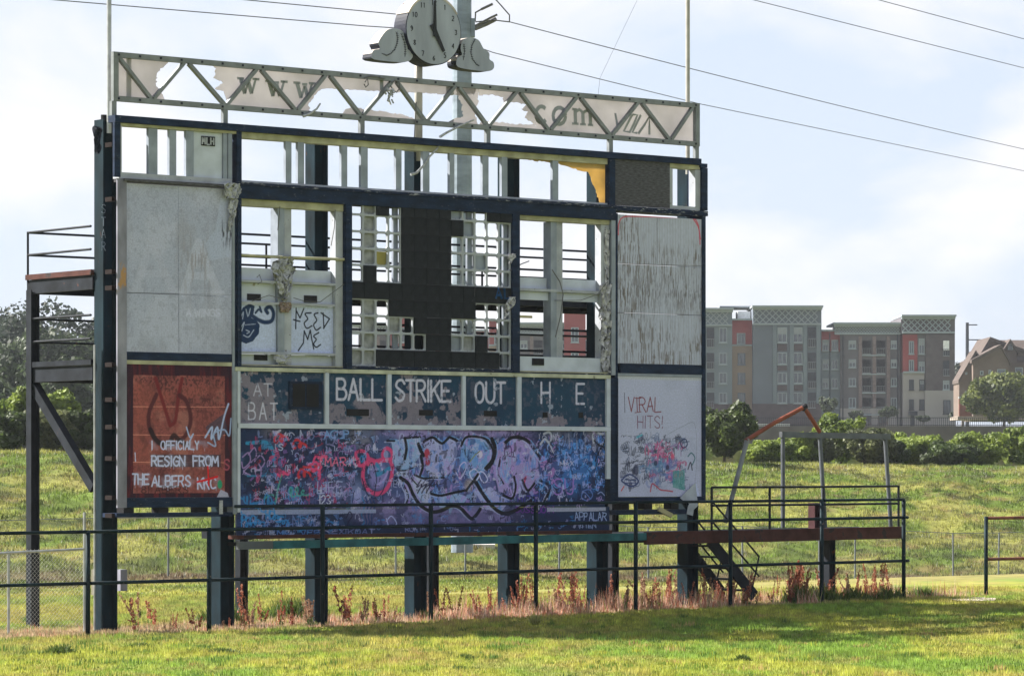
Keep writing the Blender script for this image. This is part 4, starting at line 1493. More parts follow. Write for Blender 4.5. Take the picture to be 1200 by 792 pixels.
cv.text('123', 374, 590, 10, 5, .7, alb(170, 176, 184), gap=.2, jitter=1)
for a in ([(322, 590), (326, 570), (330, 556)], [(309, 584), (318, 579), (324, 583)]):
    cv.stroke(a, 1.0, alb(60, 140, 120), .8)
for (x, y) in ((288, 585), (300, 592), (316, 588), (345, 580)):
    cv.tagline(x - 6, y, 14, 16, .9, alb(44, 118, 160), 6, .85)
cv.tagline(338, 577, 26, 12, 1.0, alb(60, 150, 130), 6, .7)
# pink bear shape
PK = alb(186, 62, 100)
cv.blob((443, 558), 13, 15, alb(118, 114, 158), .85, .3)
cv.stroke([(427, 543), (425, 559), (430, 572), (441, 578), (452, 573), (458, 560), (459, 545), (454, 538), (441, 541), (432, 543)], 2.5, PK, .92, closed=True)
cv.stroke([(448, 533), (452, 525), (458, 528), (459, 536), (452, 539)], 2.2, PK, .95, closed=True)
cv.stroke([(417, 530), (425, 528), (431, 534), (429, 542), (421, 545), (418, 538)], 1.9, PK, .9, closed=True)
cv.blob((424, 537), 3.5, 4, alb(40, 110, 150), .9, .25)
cv.stroke([(431, 537), (440, 540), (449, 538)], 2.6, PK, .9)
cv.blob((452, 532), 3.5, 4.5, alb(120, 130, 160), .9, .2)
cv.stroke([(441, 543), (444, 550), (441, 556), (450, 552), (456, 548)], 2.2, CY, .9)
cv.stroke([(440, 570), (450, 561), (454, 552)], 1.4, LIL, .9)
cv.stroke([(424, 560), (430, 578), (440, 583), (448, 575), (452, 562)], .8, alb(24, 34, 62), .9)
cv.stroke([(431, 548), (436, 542), (441, 560), (438, 580)], .8, alb(24, 34, 62), .9)
for k in range(4):
    cv.stroke([(424 + k * 4, 582), (427 + k * 4, 592), (423 + k * 4, 602), (426 + k * 3, 612), (418 + k * 5, 618)], .9, RS.choice([alb(34, 100, 140), alb(60, 140, 170), alb(24, 50, 90)]), .9)
cv.blob((419, 580), 5, 8, alb(130, 136, 170), .9, .25)
cv.stroke([(410, 572), (414, 578), (413, 588), (419, 592)], .7, alb(30, 40, 78), .9)
# wildstyle lettering: fills
FILL = [alb(134, 158, 182), alb(150, 154, 184), alb(104, 144, 182), alb(146, 134, 172), alb(160, 168, 180)]
shapes = [
    [(458, 516), (476, 513), (492, 512), (494, 530), (484, 545), (470, 552), (462, 545), (460, 528)],
    [(496, 520), (506, 512), (513, 517), (524, 513), (533, 516), (536, 530), (531, 548), (520, 560), (505, 560), (496, 545)],
    [(540, 520), (556, 513), (568, 515), (576, 526), (575, 545), (562, 555), (548, 560), (540, 545)],
    [(580, 522), (592, 513), (606, 512), (618, 518), (630, 536), (632, 560), (618, 574), (600, 580), (584, 575), (578, 550)],
    [(461, 556), (474, 562), (482, 575), (492, 588), (508, 594), (500, 560), (484, 556), (470, 549)],
    [(505, 580), (530, 575), (548, 582), (540, 594), (515, 594)],
    [(556, 575), (575, 570), (596, 588), (585, 600), (568, 596)],
]
for i, sh in enumerate(shapes):
    cv.poly(sh, FILL[i % 5], .85)
for i in range(230):
    x, y = RS.uniform(462, 634), RS.uniform(514, 594)
    c_ = RS.choice([alb(84, 128, 178), alb(70, 112, 172), alb(146, 128, 176), alb(150, 160, 184), alb(120, 150, 176), alb(60, 84, 140), alb(150, 118, 170), alb(40, 60, 100), alb(20, 22, 36)])
    cv.tagline(x - 3, y, RS.uniform(2, 9), RS.uniform(5, 18), RS.uniform(.4, 1.6), c_, RS.randint(3, 5), .65)
# outlines
OUT = [([(408 + 45, 516), (462, 516)], 1.2), ([(474, 513), (476, 525), (474, 537)], 2.0), ([(474, 513), (492, 511.5)], 1.3), ([(490, 520), (493, 528), (496, 533)], 2.4),
       ([(496, 517), (506, 512), (512, 516), (518, 519), (524, 514), (527, 512), (535, 516)], 1.6), ([(540, 522), (546, 512), (560, 511.5), (570, 515), (577, 526), (576, 538), (568, 548)], 1.5),
       ([(576, 514), (580, 526), (577, 540), (570, 549)], 2.6), ([(592, 518), (600, 512), (612, 513), (619, 517)], 2.2), ([(619, 517), (628, 530), (636, 541)], 1.2),
       ([(469, 559), (478, 566), (484, 579), (493, 592), (506, 599), (518, 597), (528, 592), (538, 594), (546, 602), (552, 607), (557, 603), (562, 596)], 2.3),
       ([(469, 559), (474, 570), (478, 580), (476, 590)], 1.0), ([(557, 564), (566, 579), (580, 596), (592, 601), (604, 597), (616, 590), (622, 586)], 2.4),
       ([(505, 578), (516, 580), (530, 577), (545, 574)], 1.6), ([(560, 555), (552, 566), (546, 574)], 1.8), ([(486, 556), (496, 560), (508, 559), (520, 559)], 1.3),
       ([(493, 534), (495, 546), (492, 556)], 1.8), ([(488, 545), (478, 550), (468, 551)], .9), ([(488, 567), (482, 560), (478, 552)], .9),
       ([(590, 580), (600, 583), (604, 570), (602, 558)], 1.6), ([(586, 536), (584, 552), (590, 566)], 1.4), ([(612, 562), (618, 574), (626, 566)], 1.6), ([(632, 562), (644, 570), (640, 586)], 1.2),
       ([(636, 590), (642, 577)], 1.6)]
for (p, r) in OUT:
    cv.stroke([(x - 2.6, y + 1.5) for x, y in p], .8, alb(150, 160, 184), .75, .2)
    cv.stroke([(x + 2.8, y - 1.2) for x, y in p], .7, RS.choice([alb(140, 116, 172), alb(100, 150, 190)]), .7, .2)
for (p, r) in OUT:
    cv.stroke(p, r, BLK, .97, .15)
for dx in (0, 5, 10, 15):
    cv.stroke([(493 + dx, 562), (488 + dx, 570), (494 + dx, 567), (489 + dx, 577)], 1.0, alb(26, 24, 50), .9)
cv.blob((500, 531), 4.2, 6, alb(150, 40, 56), .95, .2)
cv.blob((501, 540), 3.8, 5, alb(140, 44, 60), .9, .2)
cv.stroke([(533, 551), (539, 560), (546, 547), (544, 541), (539, 545), (537, 552)], .7, alb(176, 172, 196), .9)
cv.blob((549, 568), 6, 7, alb(150, 140, 130), .8, .5)
cv.stroke([(552, 560), (550, 553), (556, 549), (561, 556), (557, 563), (552, 560)], .8, alb(176, 180, 200))
cv.stroke([(563, 561), (561, 553), (566, 553), (571, 561), (567, 565), (563, 561)], .8, alb(170, 174, 200))
cv.blob((562, 532), 4, 4.5, alb(190, 184, 190), .85, .2)
cv.blob((560, 534), 1.3, 1.6, BLK, .95, .2)
cv.stroke([(550, 541), (556, 533), (562, 528)], .6, alb(120, 130, 60))
cv.stroke([(592, 538), (591, 526), (597, 522), (599, 529), (594, 533), (603, 535)], .8, alb(70, 30, 90), .9)
cv.poly([(611, 561), (617, 557), (614, 568)], alb(176, 44, 76), .9)
cv.stroke([(584, 548), (586, 556), (596, 572)], 1.4, LIL, .8)
cv.text('XRPRIX', 500, 502.6, 6.2, 5, .5, BLK, gap=.4)
# scribbled blues
for i in range(230):
    x, y = RS.uniform(634, 709), RS.uniform(512, 576)
    c_ = RS.choice([alb(64, 124, 184), alb(84, 144, 200), alb(110, 140, 190), alb(130, 150, 190), alb(40, 90, 150), alb(28, 44, 84), alb(24, 34, 66), alb(60, 130, 180)])
    if x < 655 and RS.random() < .5:
        c_ = RS.choice([alb(150, 110, 160), alb(130, 110, 160), alb(24, 24, 50)])
    cv.tagline(x - 3, y, RS.uniform(2, 8), RS.uniform(4, 13), RS.uniform(.25, .8), c_, RS.randint(3, 6), .8)
WT = alb(150, 156, 162)
cv.stroke([(637, 508), (643, 506), (646, 511), (643, 518), (638, 514), (633, 520)], 1.4, WT, .95)
cv.stroke([(643, 518), (648, 530)], 1.0, WT, .9)
for xx in (666, 675, 685):
    cv.stroke([(xx, 508), (xx + 1, 526)], .9, alb(120, 124, 136), .7)
cv.stroke([(706, 508), (695, 508), (695.5, 520)], 1.6, WT, .95)
cv.stroke([(696, 516), (703, 522), (707, 519)], 1.2, BLK, .9)
cv.stroke([(707, 520), (700, 532), (697, 540)], 1.0, BLK, .9)
cv.text('SU', 649, 578, 18, 10, .9, alb(132, 100, 160), gap=.3, jitter=2)
cv.stroke([(682, 575), (690, 573), (694, 580), (688, 586), (681, 582), (684, 576), (692, 584)], .6, alb(80, 110, 160), .9)
cv.stroke([(700, 578), (704, 576), (708, 580)], .5, alb(130, 150, 180), .9)
cv.text('@HITT', 600, 588, 8, 5, .5, alb(60, 50, 130), gap=.4, jitter=1)
cv.text('SUSSUOIN', 603, 600, 7, 4.6, .55, alb(96, 40, 130), gap=.35, jitter=1)
PALES = [alb(150, 156, 178), alb(164, 166, 180), alb(130, 140, 176), alb(146, 130, 170), alb(110, 140, 180)]
DARKS = [alb(16, 20, 36), alb(20, 28, 54), alb(24, 22, 44)]
for i in range(900):
    x, y = RS.uniform(283, 708), RS.uniform(504, 594)
    dark = RS.random() < .42
    if not dark and x < 330 and RS.random() < .6:
        continue
    cv.tagline(x, y, RS.uniform(1.5, 7), RS.uniform(2.5, 9), RS.uniform(.18, .5), RS.choice(DARKS if dark else PALES), RS.randint(2, 6), .85, .2)
for i in range(26):
    x, y = RS.uniform(370, 706), RS.uniform(512, 586)
    w_ = RS.choice(['ERIN', 'MAX', 'SOL', 'JAY', 'NO', 'KAT', 'LUV', 'TEO', 'HI', 'ZED', 'AM', 'RIO'])
    cv.text(w_, x, y, RS.uniform(4, 8), RS.uniform(2.6, 4), RS.uniform(.3, .5), RS.choice(DARKS + PALES), gap=.3, jitter=1.0, alpha=.85)
for (p, r) in OUT:
    if r >= 1.5:
        cv.stroke(p, r * .9, BLK, .92, .2)
cv.poly([(281, 602.6), (440, 600.6), (440, 596), (281, 597)], alb(140, 152, 174), .75)
cv.poly([(640, 599), (709, 598), (709, 593.5), (640, 594.5)], alb(150, 156, 166), .85)
cv.blend(((cv.yy > (cv.z1 - zL0) * PPM)) * .4 * smooth(.3, .6, cv.noise(2, 3, (1, 1), 77)), alb(20, 34, 66))
cv.poly([(277, 616), (714, 610), (714, 640), (277, 640)], alb(20, 32, 58), .85)
for (t_, x, y, h, w, c_) in (('NEWE', 342, 617, 14, 7, alb(90, 104, 140)), ('EMWLVER', 316, 626.5, 6, 6, alb(60, 96, 150)), ('EXIKOAT', 388, 625, 6, 6, alb(80, 90, 130)), ('PTL', 586, 609, 6, 4.5, alb(24, 22, 50)),
                             ('APPALAR', 673, 609, 9, 4, alb(130, 150, 176)), ('TITEN', 677, 618, 5, 3.6, alb(120, 140, 170)), ('RUI', 474, 622, 5, 4, alb(100, 110, 150))):
    cv.text(t_, x, y, h, w, .55, c_, gap=.35, jitter=1.2)
for i in range(300):
    x, y = RS.choice([RS.uniform(280, 400), RS.uniform(280, 700)]), RS.uniform(603, 626)
    cv.tagline(x, y, RS.uniform(2, 8), RS.uniform(2, 8), RS.uniform(.2, .5), RS.choice([alb(80, 112, 160), alb(40, 118, 168), alb(120, 128, 164), alb(16, 22, 44), alb(150, 156, 178)]), RS.randint(2, 6), .7, .2)
for (x, y) in ((284, 605), (290, 612), (312, 600), (322, 604), (300, 610), (330, 612)):
    cv.tagline(x - 6, y, 18, 12, .8, alb(40, 120, 170), 6, .85)
cv.stroke([(452, 610), (458, 604), (464, 613), (456, 617), (452, 607)], .7, alb(150, 160, 190), .9)
cv.stroke([(405, 606), (409, 599), (412, 604), (408, 610), (405, 618)], .8, alb(26, 26, 50), .9)
img = cv.image('mural')
mMU = image_mat('graffiti_mural', img, bump=0.15)
seams = [280.4, 391, 480, 576, 641, 709.1]
for a, b in zip(seams[:-1], seams[1:]):
    painted_sheet('mural_panel', cv, mMU, SB, U(a) + .002, U(b) - .002, zMu0, zM0 - .003, 0.0)
    painted_sheet('mural_panel', cv, mMU, SB, (U(a) if a > 281 else U(277)) + .002, (U(b) if b < 709 else U(713.8)) - .002, zG0, zMu0 - .003, -0.012)
# maroon flashing and carrying beam
zd0 = Z(280, 633)
bx('flashing', RUSTST, U(277), U(716), -0.04, 0.3, Z(280, 631.5), zG0 - .003)
for k in range(5):
    bx('cross_bearer', DARKST, U(300 + k * 90), U(306 + k * 90), .32, 2.0, zG0 - .1, zG0 + .05)

# ------------------------------------------------------------------ banner truss over the board
TR = thing('sign_truss', 'grey steel truss on stubs along the scoreboard top, carrying a torn beige banner', 'truss', (X0, Y0, zTop), ROT)
zT0, zT1 = Z(134, 117.8) - zTop, Z(134, 60) - zTop
WT_ = 0.12


def tp(mb, name, m, label=None, kind=None):
    o = mb.build(name, m, TR, kind)
    if label:
        o['label'] = label
    return o


ct = 0.105
tL, tR = U(131.5, WT_), U(818.5, WT_)
tp(MB().box(tL, tR, WT_ - .05, WT_ + .05, zT1 - ct, zT1), 'top_chord', GALVD)
tp(MB().box(tL, tR, WT_ - .05, WT_ + .05, zT0, zT0 + ct), 'bottom_chord', GALVD)
tp(MB().box(tL, tL + .12, WT_ - .05, WT_ + .05, zT0 + ct + .002, zT1 - ct - .002), 'end_post', GALVD)
tp(MB().box(tR - .12, tR, WT_ - .05, WT_ + .05, zT0 + ct + .002, zT1 - ct - .002), 'end_post', GALVD)
for px in (132.5, 263, 423.4, 571, 714.6, 815.5):
    u = U(px, WT_)
    tp(MB().box(u - .055, u + .055, WT_ - .045, WT_ + .045, 0.0, zT0 - .002), 'stub_post', GALVD)
tops = [136, 218, 303, 383.7, 462, 535, 607, 677.6, 749.6, 813.5]
bots = [178, 264, 347, 423.5, 498.6, 571.6, 643.5, 715.5, 785]
for i, bp in enumerate(bots):
    ub_ = U(bp, WT_)
    tp(MB().bar((U(tops[i], WT_) + .06, WT_, zT1 - ct), (ub_ - .03, WT_, zT0 + ct), 0.07, 0.095, (0, -1, 0)), 'diagonal', GALVD)
    tp(MB().bar((ub_ + .03, WT_, zT0 + ct), (U(tops[i + 1], WT_) - .06, WT_, zT1 - ct), 0.07, 0.095, (0, -1, 0)), 'diagonal', GALVD)
mb = MB()
for k in range(32):
    u = tL + .12 + (tR - tL - .24) * k / 31
    for zz in (zT1 - ct * .5, zT0 + ct * .5):
        mb.box(u - .02, u + .02, WT_ - .065, WT_ - .051, zz - .02, zz + .02)
tp(mb, 'bolt_heads', CLKR, kind='stuff')


def tsheet(name, pts, m, seed, label=None, wq=WT_ + .075):
    r = random.Random(seed)
    P = []
    n = len(pts)
    for i in range(n):
        a, b = pts[i], pts[(i + 1) % n]
        ragged = len(a) > 2
        L = math.hypot(b[0] - a[0], b[1] - a[1])
        k = max(1, int(L / (1.8 if ragged else 15)))
        for j in range(k):
            t = j / k
            x, y = a[0] + (b[0] - a[0]) * t, a[1] + (b[1] - a[1]) * t
            if ragged and j:
                x += r.uniform(-1.3, 1.3)
                y += r.uniform(-.9, .9)
            P.append((U(x, wq), Z(x, y, wq) - zTop))
    o = MB().prism(P, wq, wq + .006).build(name, m, TR)
    if label:
        o['label'] = label
    return o


def tc1(x):     # top chord mid line y at px x
    return 62.5 + (x - 134) * 0.0886


def bc1(x):
    return 115 + (x - 134) * 0.0772


tsheet('banner_cloth', [(134, tc1(134)), (198, tc1(198)), (197, 74, 1), (190, 80, 1), (184, 86, 1), (183, 100, 1), (189, 108, 1), (193, bc1(193)), (134, bc1(134))], CLOTH, 1)
tsheet('banner_cloth', [(235, tc1(235)), (462, tc1(462)), (535, tc1(535)), (560, tc1(560)), (556, 110, 1), (535, 112, 1), (500, 109, 1), (462, 108, 1), (420, 106, 1), (376, 104, 1), (371, 110, 1), (362, 121, 1), (364, bc1(364)), (268, bc1(268)), (262, 107, 1), (252, 104, 1), (262, 97, 1), (250, 92, 1), (253, 80, 1)], CLOTH, 2,
       'upper banner remnant still lettered www')
tsheet('banner_cloth', [(400, bc1(400)), (405, 128, 1), (415, 126, 1), (428, 128, 1), (450, 131, 1), (475, 135, 1), (490, bc1(490))], CLOTH, 3)
tsheet('banner_cloth', [(535.3, tc1(535.3)), (560, tc1(560)), (561, 111, 1), (560, 122, 1), (556, 132, 1), (560, bc1(560)), (522, bc1(522)), (533, 139, 1), (543, 137, 1), (541, 122, 1), (535.3, 110, 1)], CLOTH, 4)
tsheet('banner_cloth', [(560.3, tc1(560.3)), (815, tc1(815)), (815, bc1(815)), (560.3, bc1(560.3)), (565, 141, 1), (580, 143, 1), (600, 145, 1), (628, 147, 1), (622, 142, 1), (615, 138, 1), (619, 131, 1), (611, 128, 1), (617, 123, 1), (604, 120, 1), (590, 120, 1), (590, 114, 1), (575, 111, 1), (561, 112, 1)], CLOTH, 5,
       'right banner remnant lettered com')

wl_ = WT_ + .068
zref = lambda x, y: Z(x, y, wl_) - zTop


def slab_letters(segs, r, name, m, wq=wl_):
    mb = MB()
    for (a, b, wd) in segs:
        pa = (U(a[0], wq), wq, Z(a[0], a[1], wq) - zTop)
        pb = (U(b[0], wq), wq, Z(b[0], b[1], wq) - zTop)
        mb.bar(pa, pb, 0.006, wd, (0, 0, 1)) if abs(pa[0] - pb[0]) > abs(pa[2] - pb[2]) else mb.bar(pa, pb, wd, 0.006, (0, 1, 0))
    return tp(mb, name, m)


for (x, y, s_) in ((291, 106, 1.0), (324, 109, 1.0), (357, 111, 1.0)):
    T = y - 14
    slab_letters([((x - 9, T), (x - 4, y + 4), .09), ((x - 4, y + 4), (x, T + 4), .05), ((x, T + 4), (x + 4, y + 4), .09), ((x + 4, y + 4), (x + 9, T), .05),
                  ((x - 13, T), (x - 5, T + .6), .05), ((x - 3, T + 2), (x + 3, T + 2), .05), ((x + 5, T + .8), (x + 13, T + 1.3), .05)], 0, 'letter', LETG)
slab_letters([((443, 93), (449, 93.4), .07), ((447, 93), (447.5, 106), .09)], 0, 'letter', LETG)
# c o m
from math import tau


def ring_segs(cx_, cy_, rx, ry, a0, a1, wd, n=14):
    pts = [(cx_ + rx * cos(a0 + (a1 - a0) * i / n), cy_ - ry * sin(a0 + (a1 - a0) * i / n)) for i in range(n + 1)]
    return pts, wd


def ribbon(pts, wd, name, m, wq=wl_, th=.005):
    """flat ribbon in the sign plane following photo points"""
    P = [Vector((U(x, wq), Z(x, y, wq) - zTop)) for x, y in pts]
    L_, R_ = [], []
    for i, p in enumerate(P):
        d = (P[min(i + 1, len(P) - 1)] - P[max(i - 1, 0)]).normalized()
        n_ = Vector((-d.y, d.x)) * wd / 2
        L_.append(p + n_)
        R_.append(p - n_)
    mb = MB()
    for i in range(len(P) - 1):
        q = [L_[i], L_[i + 1], R_[i + 1], R_[i]]
        mb.v += [(v.x, wq, v.y) for v in q]
        b0 = len(mb.v) - 4
        mb.f.append((b0, b0 + 1, b0 + 2, b0 + 3))
    return tp(mb, name, m)


p_, w_ = ring_segs(634.5, 134.5, 6.5, 9.5, radians(45), radians(320), .09)
ribbon(p_, w_, 'letter', LETG)
p_, w_ = ring_segs(655.5, 136, 7.3, 9.7, 0, tau, .09)
ribbon(p_, w_, 'letter', LETG)
slab_letters([((674, 128), (674.4, 145), .09), ((683, 131), (683.4, 145.6), .09), ((691.5, 132), (692, 146.5), .09), ((670.5, 128), (676, 128.4), .05),
              ((670.5, 145), (678, 145.4), .05), ((680, 145.8), (686.5, 146.2), .05), ((689, 146.5), (695, 147), .05)], 0, 'letter', LETG)
ribbon([(675, 131), (679, 128.5), (683, 132)], .07, 'letter', LETG)
ribbon([(684, 132), (688, 129.5), (691.7, 133)], .07, 'letter', LETG)
# slanted emblem
for seg in ([(721, 133), (723, 144), (723, 154), (731, 143), (737, 134)], [(741, 134.5), (736, 144), (731, 154), (738, 155), (743, 145), (747, 135), (741, 134.5)],
            [(751, 135), (746, 145), (741, 155.5), (747, 156)], [(748, 157), (755, 147), (761, 137), (761, 148), (761, 158)]):
    ribbon(seg, .06, 'emblem_stroke', LETG)
# hanging scraps of cloth and loops of cord under the truss
for pts in ([(352, 137), (360, 134), (368, 128), (372, 122)], [(512, 161), (520, 156), (536, 148), (552, 141)], [(478, 205), (485, 203), (494, 193), (500, 184), (508, 176), (516, 165)]):
    tp(MB().tube([(U(x, WT_), WT_ - .1, Z(x, y, WT_) - zTop) for x, y in pts], .032, 5, .018), 'cloth_scrap', RAG)
for pts in ([(424, 92), (432, 90), (440, 91), (448, 93)], [(425, 97), (428, 93), (429, 100), (426, 103), (424, 99)], [(456, 98), (460, 95), (465, 97), (466, 104), (462, 109), (458, 106), (455, 101)], [(482, 175), (483, 160), (484, 140), (485, 120)]):
    tp(MB().tube([(U(x, WT_), WT_ - .08, Z(x, y, WT_) - zTop) for x, y in pts], .013, 5), 'cord', CABLE)
r = random.Random(9)
mb = MB()
for k in range(14):
    x, y = 447 + r.uniform(0, 11), 104 + r.uniform(0, 14)
    a = Vector((U(x, WT_), WT_ - .1 + r.uniform(-.05, .05), Z(x, y, WT_) - zTop))
    mb.bar(a, a + Vector((r.uniform(-.08, .08), r.uniform(-.04, .04), -r.uniform(.05, .14))), .05, .02)
tp(mb, 'cloth_scrap', RAG, kind='stuff')

# two whip masts behind the board
for px, nm in ((127.8, 'left'), (806, 'right')):
    u = U(px, .55)
    X, Y = W2(u, .55)
    o = MB().tube([(0, 0, 0), (0, 0, 5.5)], .048 if nm == 'left' else .048, 10).build('mast', POLEC if nm == 'right' else GALV)
    o.location = (X, Y, zTop - .3)
    tag(o, 'slender grey mast rising above the %s end of the sign truss' % nm, 'mast', 'masts above the scoreboard')

# floodlight / cable bundle at the top of the first column
crumple('cable_bundle', 110, 148, 119, 180, 0.55, CLKR, 51, (4, 8), .07, None, .5)
o = MB().tube([(U(121, .7), .68, zTop - .05), (U(121, .7), .68, zTop + .07)], .06, 8).build('junction_cap', BLACKP, SB)
# utility boxes on the left column foot
bx_ = MB().box(U(135, 1.2), U(143, 1.2), 1.0, 1.18, Z(139, 692, 1.1), Z(139, 667, 1.1)).build('utility_box', mat('lavender_grey_box', (.22, .22, .27), .6), SB)
MB().box(U(107, 1.2), U(115, 1.2), 1.0, 1.2, Z(111, 697, 1.1), Z(111, 667, 1.1)).build('utility_box', mat('tan_box', (.17, .16, .12), .7), SB)
# sprayed letters down the first column
for (t_, y) in (('S', 250), ('T', 265), ('A', 279), ('R', 294)):
    for ln in GLYPH[t_]:
        P = [LP(119.2 + a[0] * 1.1, y - a[1] * 1.7, WC - .178) for a in ln]
        MB().tube(P, .010, 5).build('sprayed_letter', mat('pale_spray', (.10, .13, .16), .8), SB)

# ------------------------------------------------------------------ clock with two cloud ornaments on a pole
wF = 0.22
uc, zc = U(508, wF), Z(508, 36, wF)
cX, cY = W2(U(490.5, .72), .72)
CK = thing('clock', 'round white clock between two baseball-stitched cloud shapes on a cream pole above the truss', 'clock', (X0, Y0, zTop - .4), ROT)
ZB = zTop - .4


def cp(mb, name, m, kind=None, parent=None, sm=False):
    return mb.build(name, m, parent or CK, kind, smooth_=sm)


up_ = U(490.5, .78)
cp(MB().tube([(up_, .78, -0.0), (up_, .78, zc - ZB + .3)], .085, 12), 'pole', POLEC, sm=True)
Rk = 0.735
disc = [(uc + Rk * cos(t), zc - ZB + Rk * sin(t)) for t in np.linspace(0, 2 * pi, 57)[:-1]]
cp(MB().prism(disc[::-1], wF, wF + .42), 'case', CLKR)
rimo = [(uc + (Rk + .015) * cos(t), zc - ZB + (Rk + .015) * sin(t)) for t in np.linspace(0, 2 * pi, 57)[:-1]]
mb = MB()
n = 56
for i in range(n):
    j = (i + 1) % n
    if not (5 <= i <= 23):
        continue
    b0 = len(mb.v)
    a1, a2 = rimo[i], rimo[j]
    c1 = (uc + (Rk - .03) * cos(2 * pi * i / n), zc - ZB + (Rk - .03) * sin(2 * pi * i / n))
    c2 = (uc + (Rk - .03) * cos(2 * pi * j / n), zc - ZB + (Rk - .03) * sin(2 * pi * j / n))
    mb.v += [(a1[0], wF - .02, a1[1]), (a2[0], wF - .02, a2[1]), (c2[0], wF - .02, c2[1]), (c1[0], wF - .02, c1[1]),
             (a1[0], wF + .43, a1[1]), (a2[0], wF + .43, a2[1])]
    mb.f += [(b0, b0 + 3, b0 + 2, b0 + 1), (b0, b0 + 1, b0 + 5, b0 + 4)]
cp(mb, 'sunlit_rim_arc', CLKT)  # pale arc painted as sun on the upper rim
disc2 = [(uc + (Rk - .02) * cos(t), zc - ZB + (Rk - .02) * sin(t)) for t in np.linspace(0, 2 * pi, 57)[:-1]]
fc = cp(MB().prism(disc2[::-1], wF - .012, wF - .001), 'face', CLKF)
for hnum in range(1, 13):
    th = pi / 2 - hnum * pi / 6
    txt = str(hnum)
    mb = MB()
    h = .105
    wd = .055
    tw = wd * len(txt) + .02 * (len(txt) - 1)
    x = uc + cos(th) * Rk * .80 - tw / 2
    zz = zc - ZB + sin(th) * Rk * .80 - h / 2
    for ch in txt:
        for ln in GLYPH[ch]:
            for a, b in zip(ln[:-1], ln[1:]):
                mb.bar((x + a[0] / 4 * wd, wF - .017, zz + a[1] / 6 * h), (x + b[0] / 4 * wd, wF - .017, zz + b[1] / 6 * h), .014, .006, (0, 1, 0))
        x += wd + .02
    cp(mb, 'numeral', LETD, parent=fc)


def hand(dx, dz, wa, wb, nm):
    d = Vector((dx, dz)).normalized()
    n_ = Vector((-d.y, d.x))
    c0 = Vector((uc, zc - ZB)) - d * .14
    c1 = Vector((uc + dx, zc - ZB + dz))
    pl = [c0 + n_ * wa / 2, c0 - n_ * wa / 2, c1 - n_ * wb / 2, c1 + n_ * wb / 2]
    cp(MB().prism([(p.x, p.y) for p in pl], wF - .045 - (.012 if nm == 'minute_hand' else 0), wF - .036 - (.012 if nm == 'minute_hand' else 0)), nm, LETD, parent=fc)


hand(0.0, .62, .10, .05, 'minute_hand')
hand(sin(radians(150)) * .50, cos(radians(150)) * .50, .13, .07, 'hour_hand')


def cloud(pts, stitches, outl):
    P = [(U(400 + x / 4.95, .30), Z(400 + x / 4.95, y / 4.95, .30) - ZB) for x, y in pts]
    ar = sum(P[i][0] * P[(i + 1) % len(P)][1] - P[(i + 1) % len(P)][0] * P[i][1] for i in range(len(P)))
    if ar < 0:
        P = P[::-1]
    # refine outline
    Q = []
    n_ = len(P)
    for i in range(n_):
        a, b, c, d = [Vector(P[(i + k - 1) % n_]) for k in range(4)]
        for t in (0, .33, .66):
            q = 0.5 * (2 * b + (c - a) * t + (2 * a - 5 * b + 4 * c - d) * t * t + (3 * b - a - 3 * c + d) * t ** 3)
            Q.append((q.x, q.y))
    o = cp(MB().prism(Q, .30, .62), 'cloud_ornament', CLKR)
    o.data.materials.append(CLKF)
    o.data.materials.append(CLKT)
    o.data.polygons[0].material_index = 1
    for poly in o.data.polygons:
        if abs(poly.normal.y) < .5 and poly.normal.z > .35:  # upward facets get the painted sunlit tone
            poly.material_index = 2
    mb = MB()
    for s_ in stitches:
        S = [Vector((U(400 + x / 4.95, .29), .293, Z(400 + x / 4.95, y / 4.95, .29) - ZB)) for x, y in s_]
        mb.tube(S, .006, 4)
        for a, b in zip(S[:-1], S[1:]):
            for t in (0, .33, .66):
                q = a + (b - a) * t
                mb.tube([q + Vector((-.03, 0, .01)), q, q + Vector((.03, 0, .012))], .005, 4)
    mb.build('stitching', LETD, o)
    return o


cloud([(240, 205), (268, 175), (310, 166), (350, 178), (378, 220), (385, 285), (410, 300), (413, 335), (385, 358), (330, 362), (190, 346), (176, 320), (188, 292), (225, 283), (214, 250)],
      [[(322, 190), (328, 220), (324, 255), (310, 290), (285, 315), (262, 325), (235, 310)], [(350, 200), (368, 250), (372, 290), (370, 330)]], None)
cloud([(700, 243), (722, 224), (762, 219), (800, 238), (825, 283), (858, 308), (860, 345), (882, 362), (886, 392), (862, 413), (790, 411), (695, 396), (668, 378), (672, 340), (700, 320), (692, 285)],
      [[(775, 232), (758, 265), (752, 305), (762, 345), (785, 375), (800, 385)], [(712, 260), (716, 300), (708, 350)]], None)
cp(MB().bar((U(470, .7), .7, zc - ZB - .25), (U(545, .7), .7, zc - ZB - .35), .06, .06), 'cross_arm', GALVD)

# ------------------------------------------------------------------ walkway deck right of the board and under it
WK = thing('steel_walkway', 'raised steel walkway with rusted edge beam, running under the scoreboard and out to its right', 'walkway', (X0, Y0, 0), ROT)


def wk(mb, name, m, label=None):
    return mb.build(name, m, WK, label=label)


uw0, uwm, uw1 = U(277), U(757, -.1), U(1056, -.1)
zbA, zbB = Z(300, 634, -.1), Z(1050, 617.8, -.1)


def zdk(u):
    return zbA + (zbB - zbA) * (u - U(300)) / (U(1050) - U(300))


def slope_box(u0_, u1_, w0, w1, dz0, dz1):
    a, b = zdk(u0_), zdk(u1_)
    return MB().quadbox([(u0_, w0, a + dz0), (u1_, w0, b + dz0), (u1_, w1, b + dz0), (u0_, w1, a + dz0), (u0_, w0, a + dz1), (u1_, w0, b + dz1), (u1_, w1, b + dz1), (u0_, w1, a + dz1)])


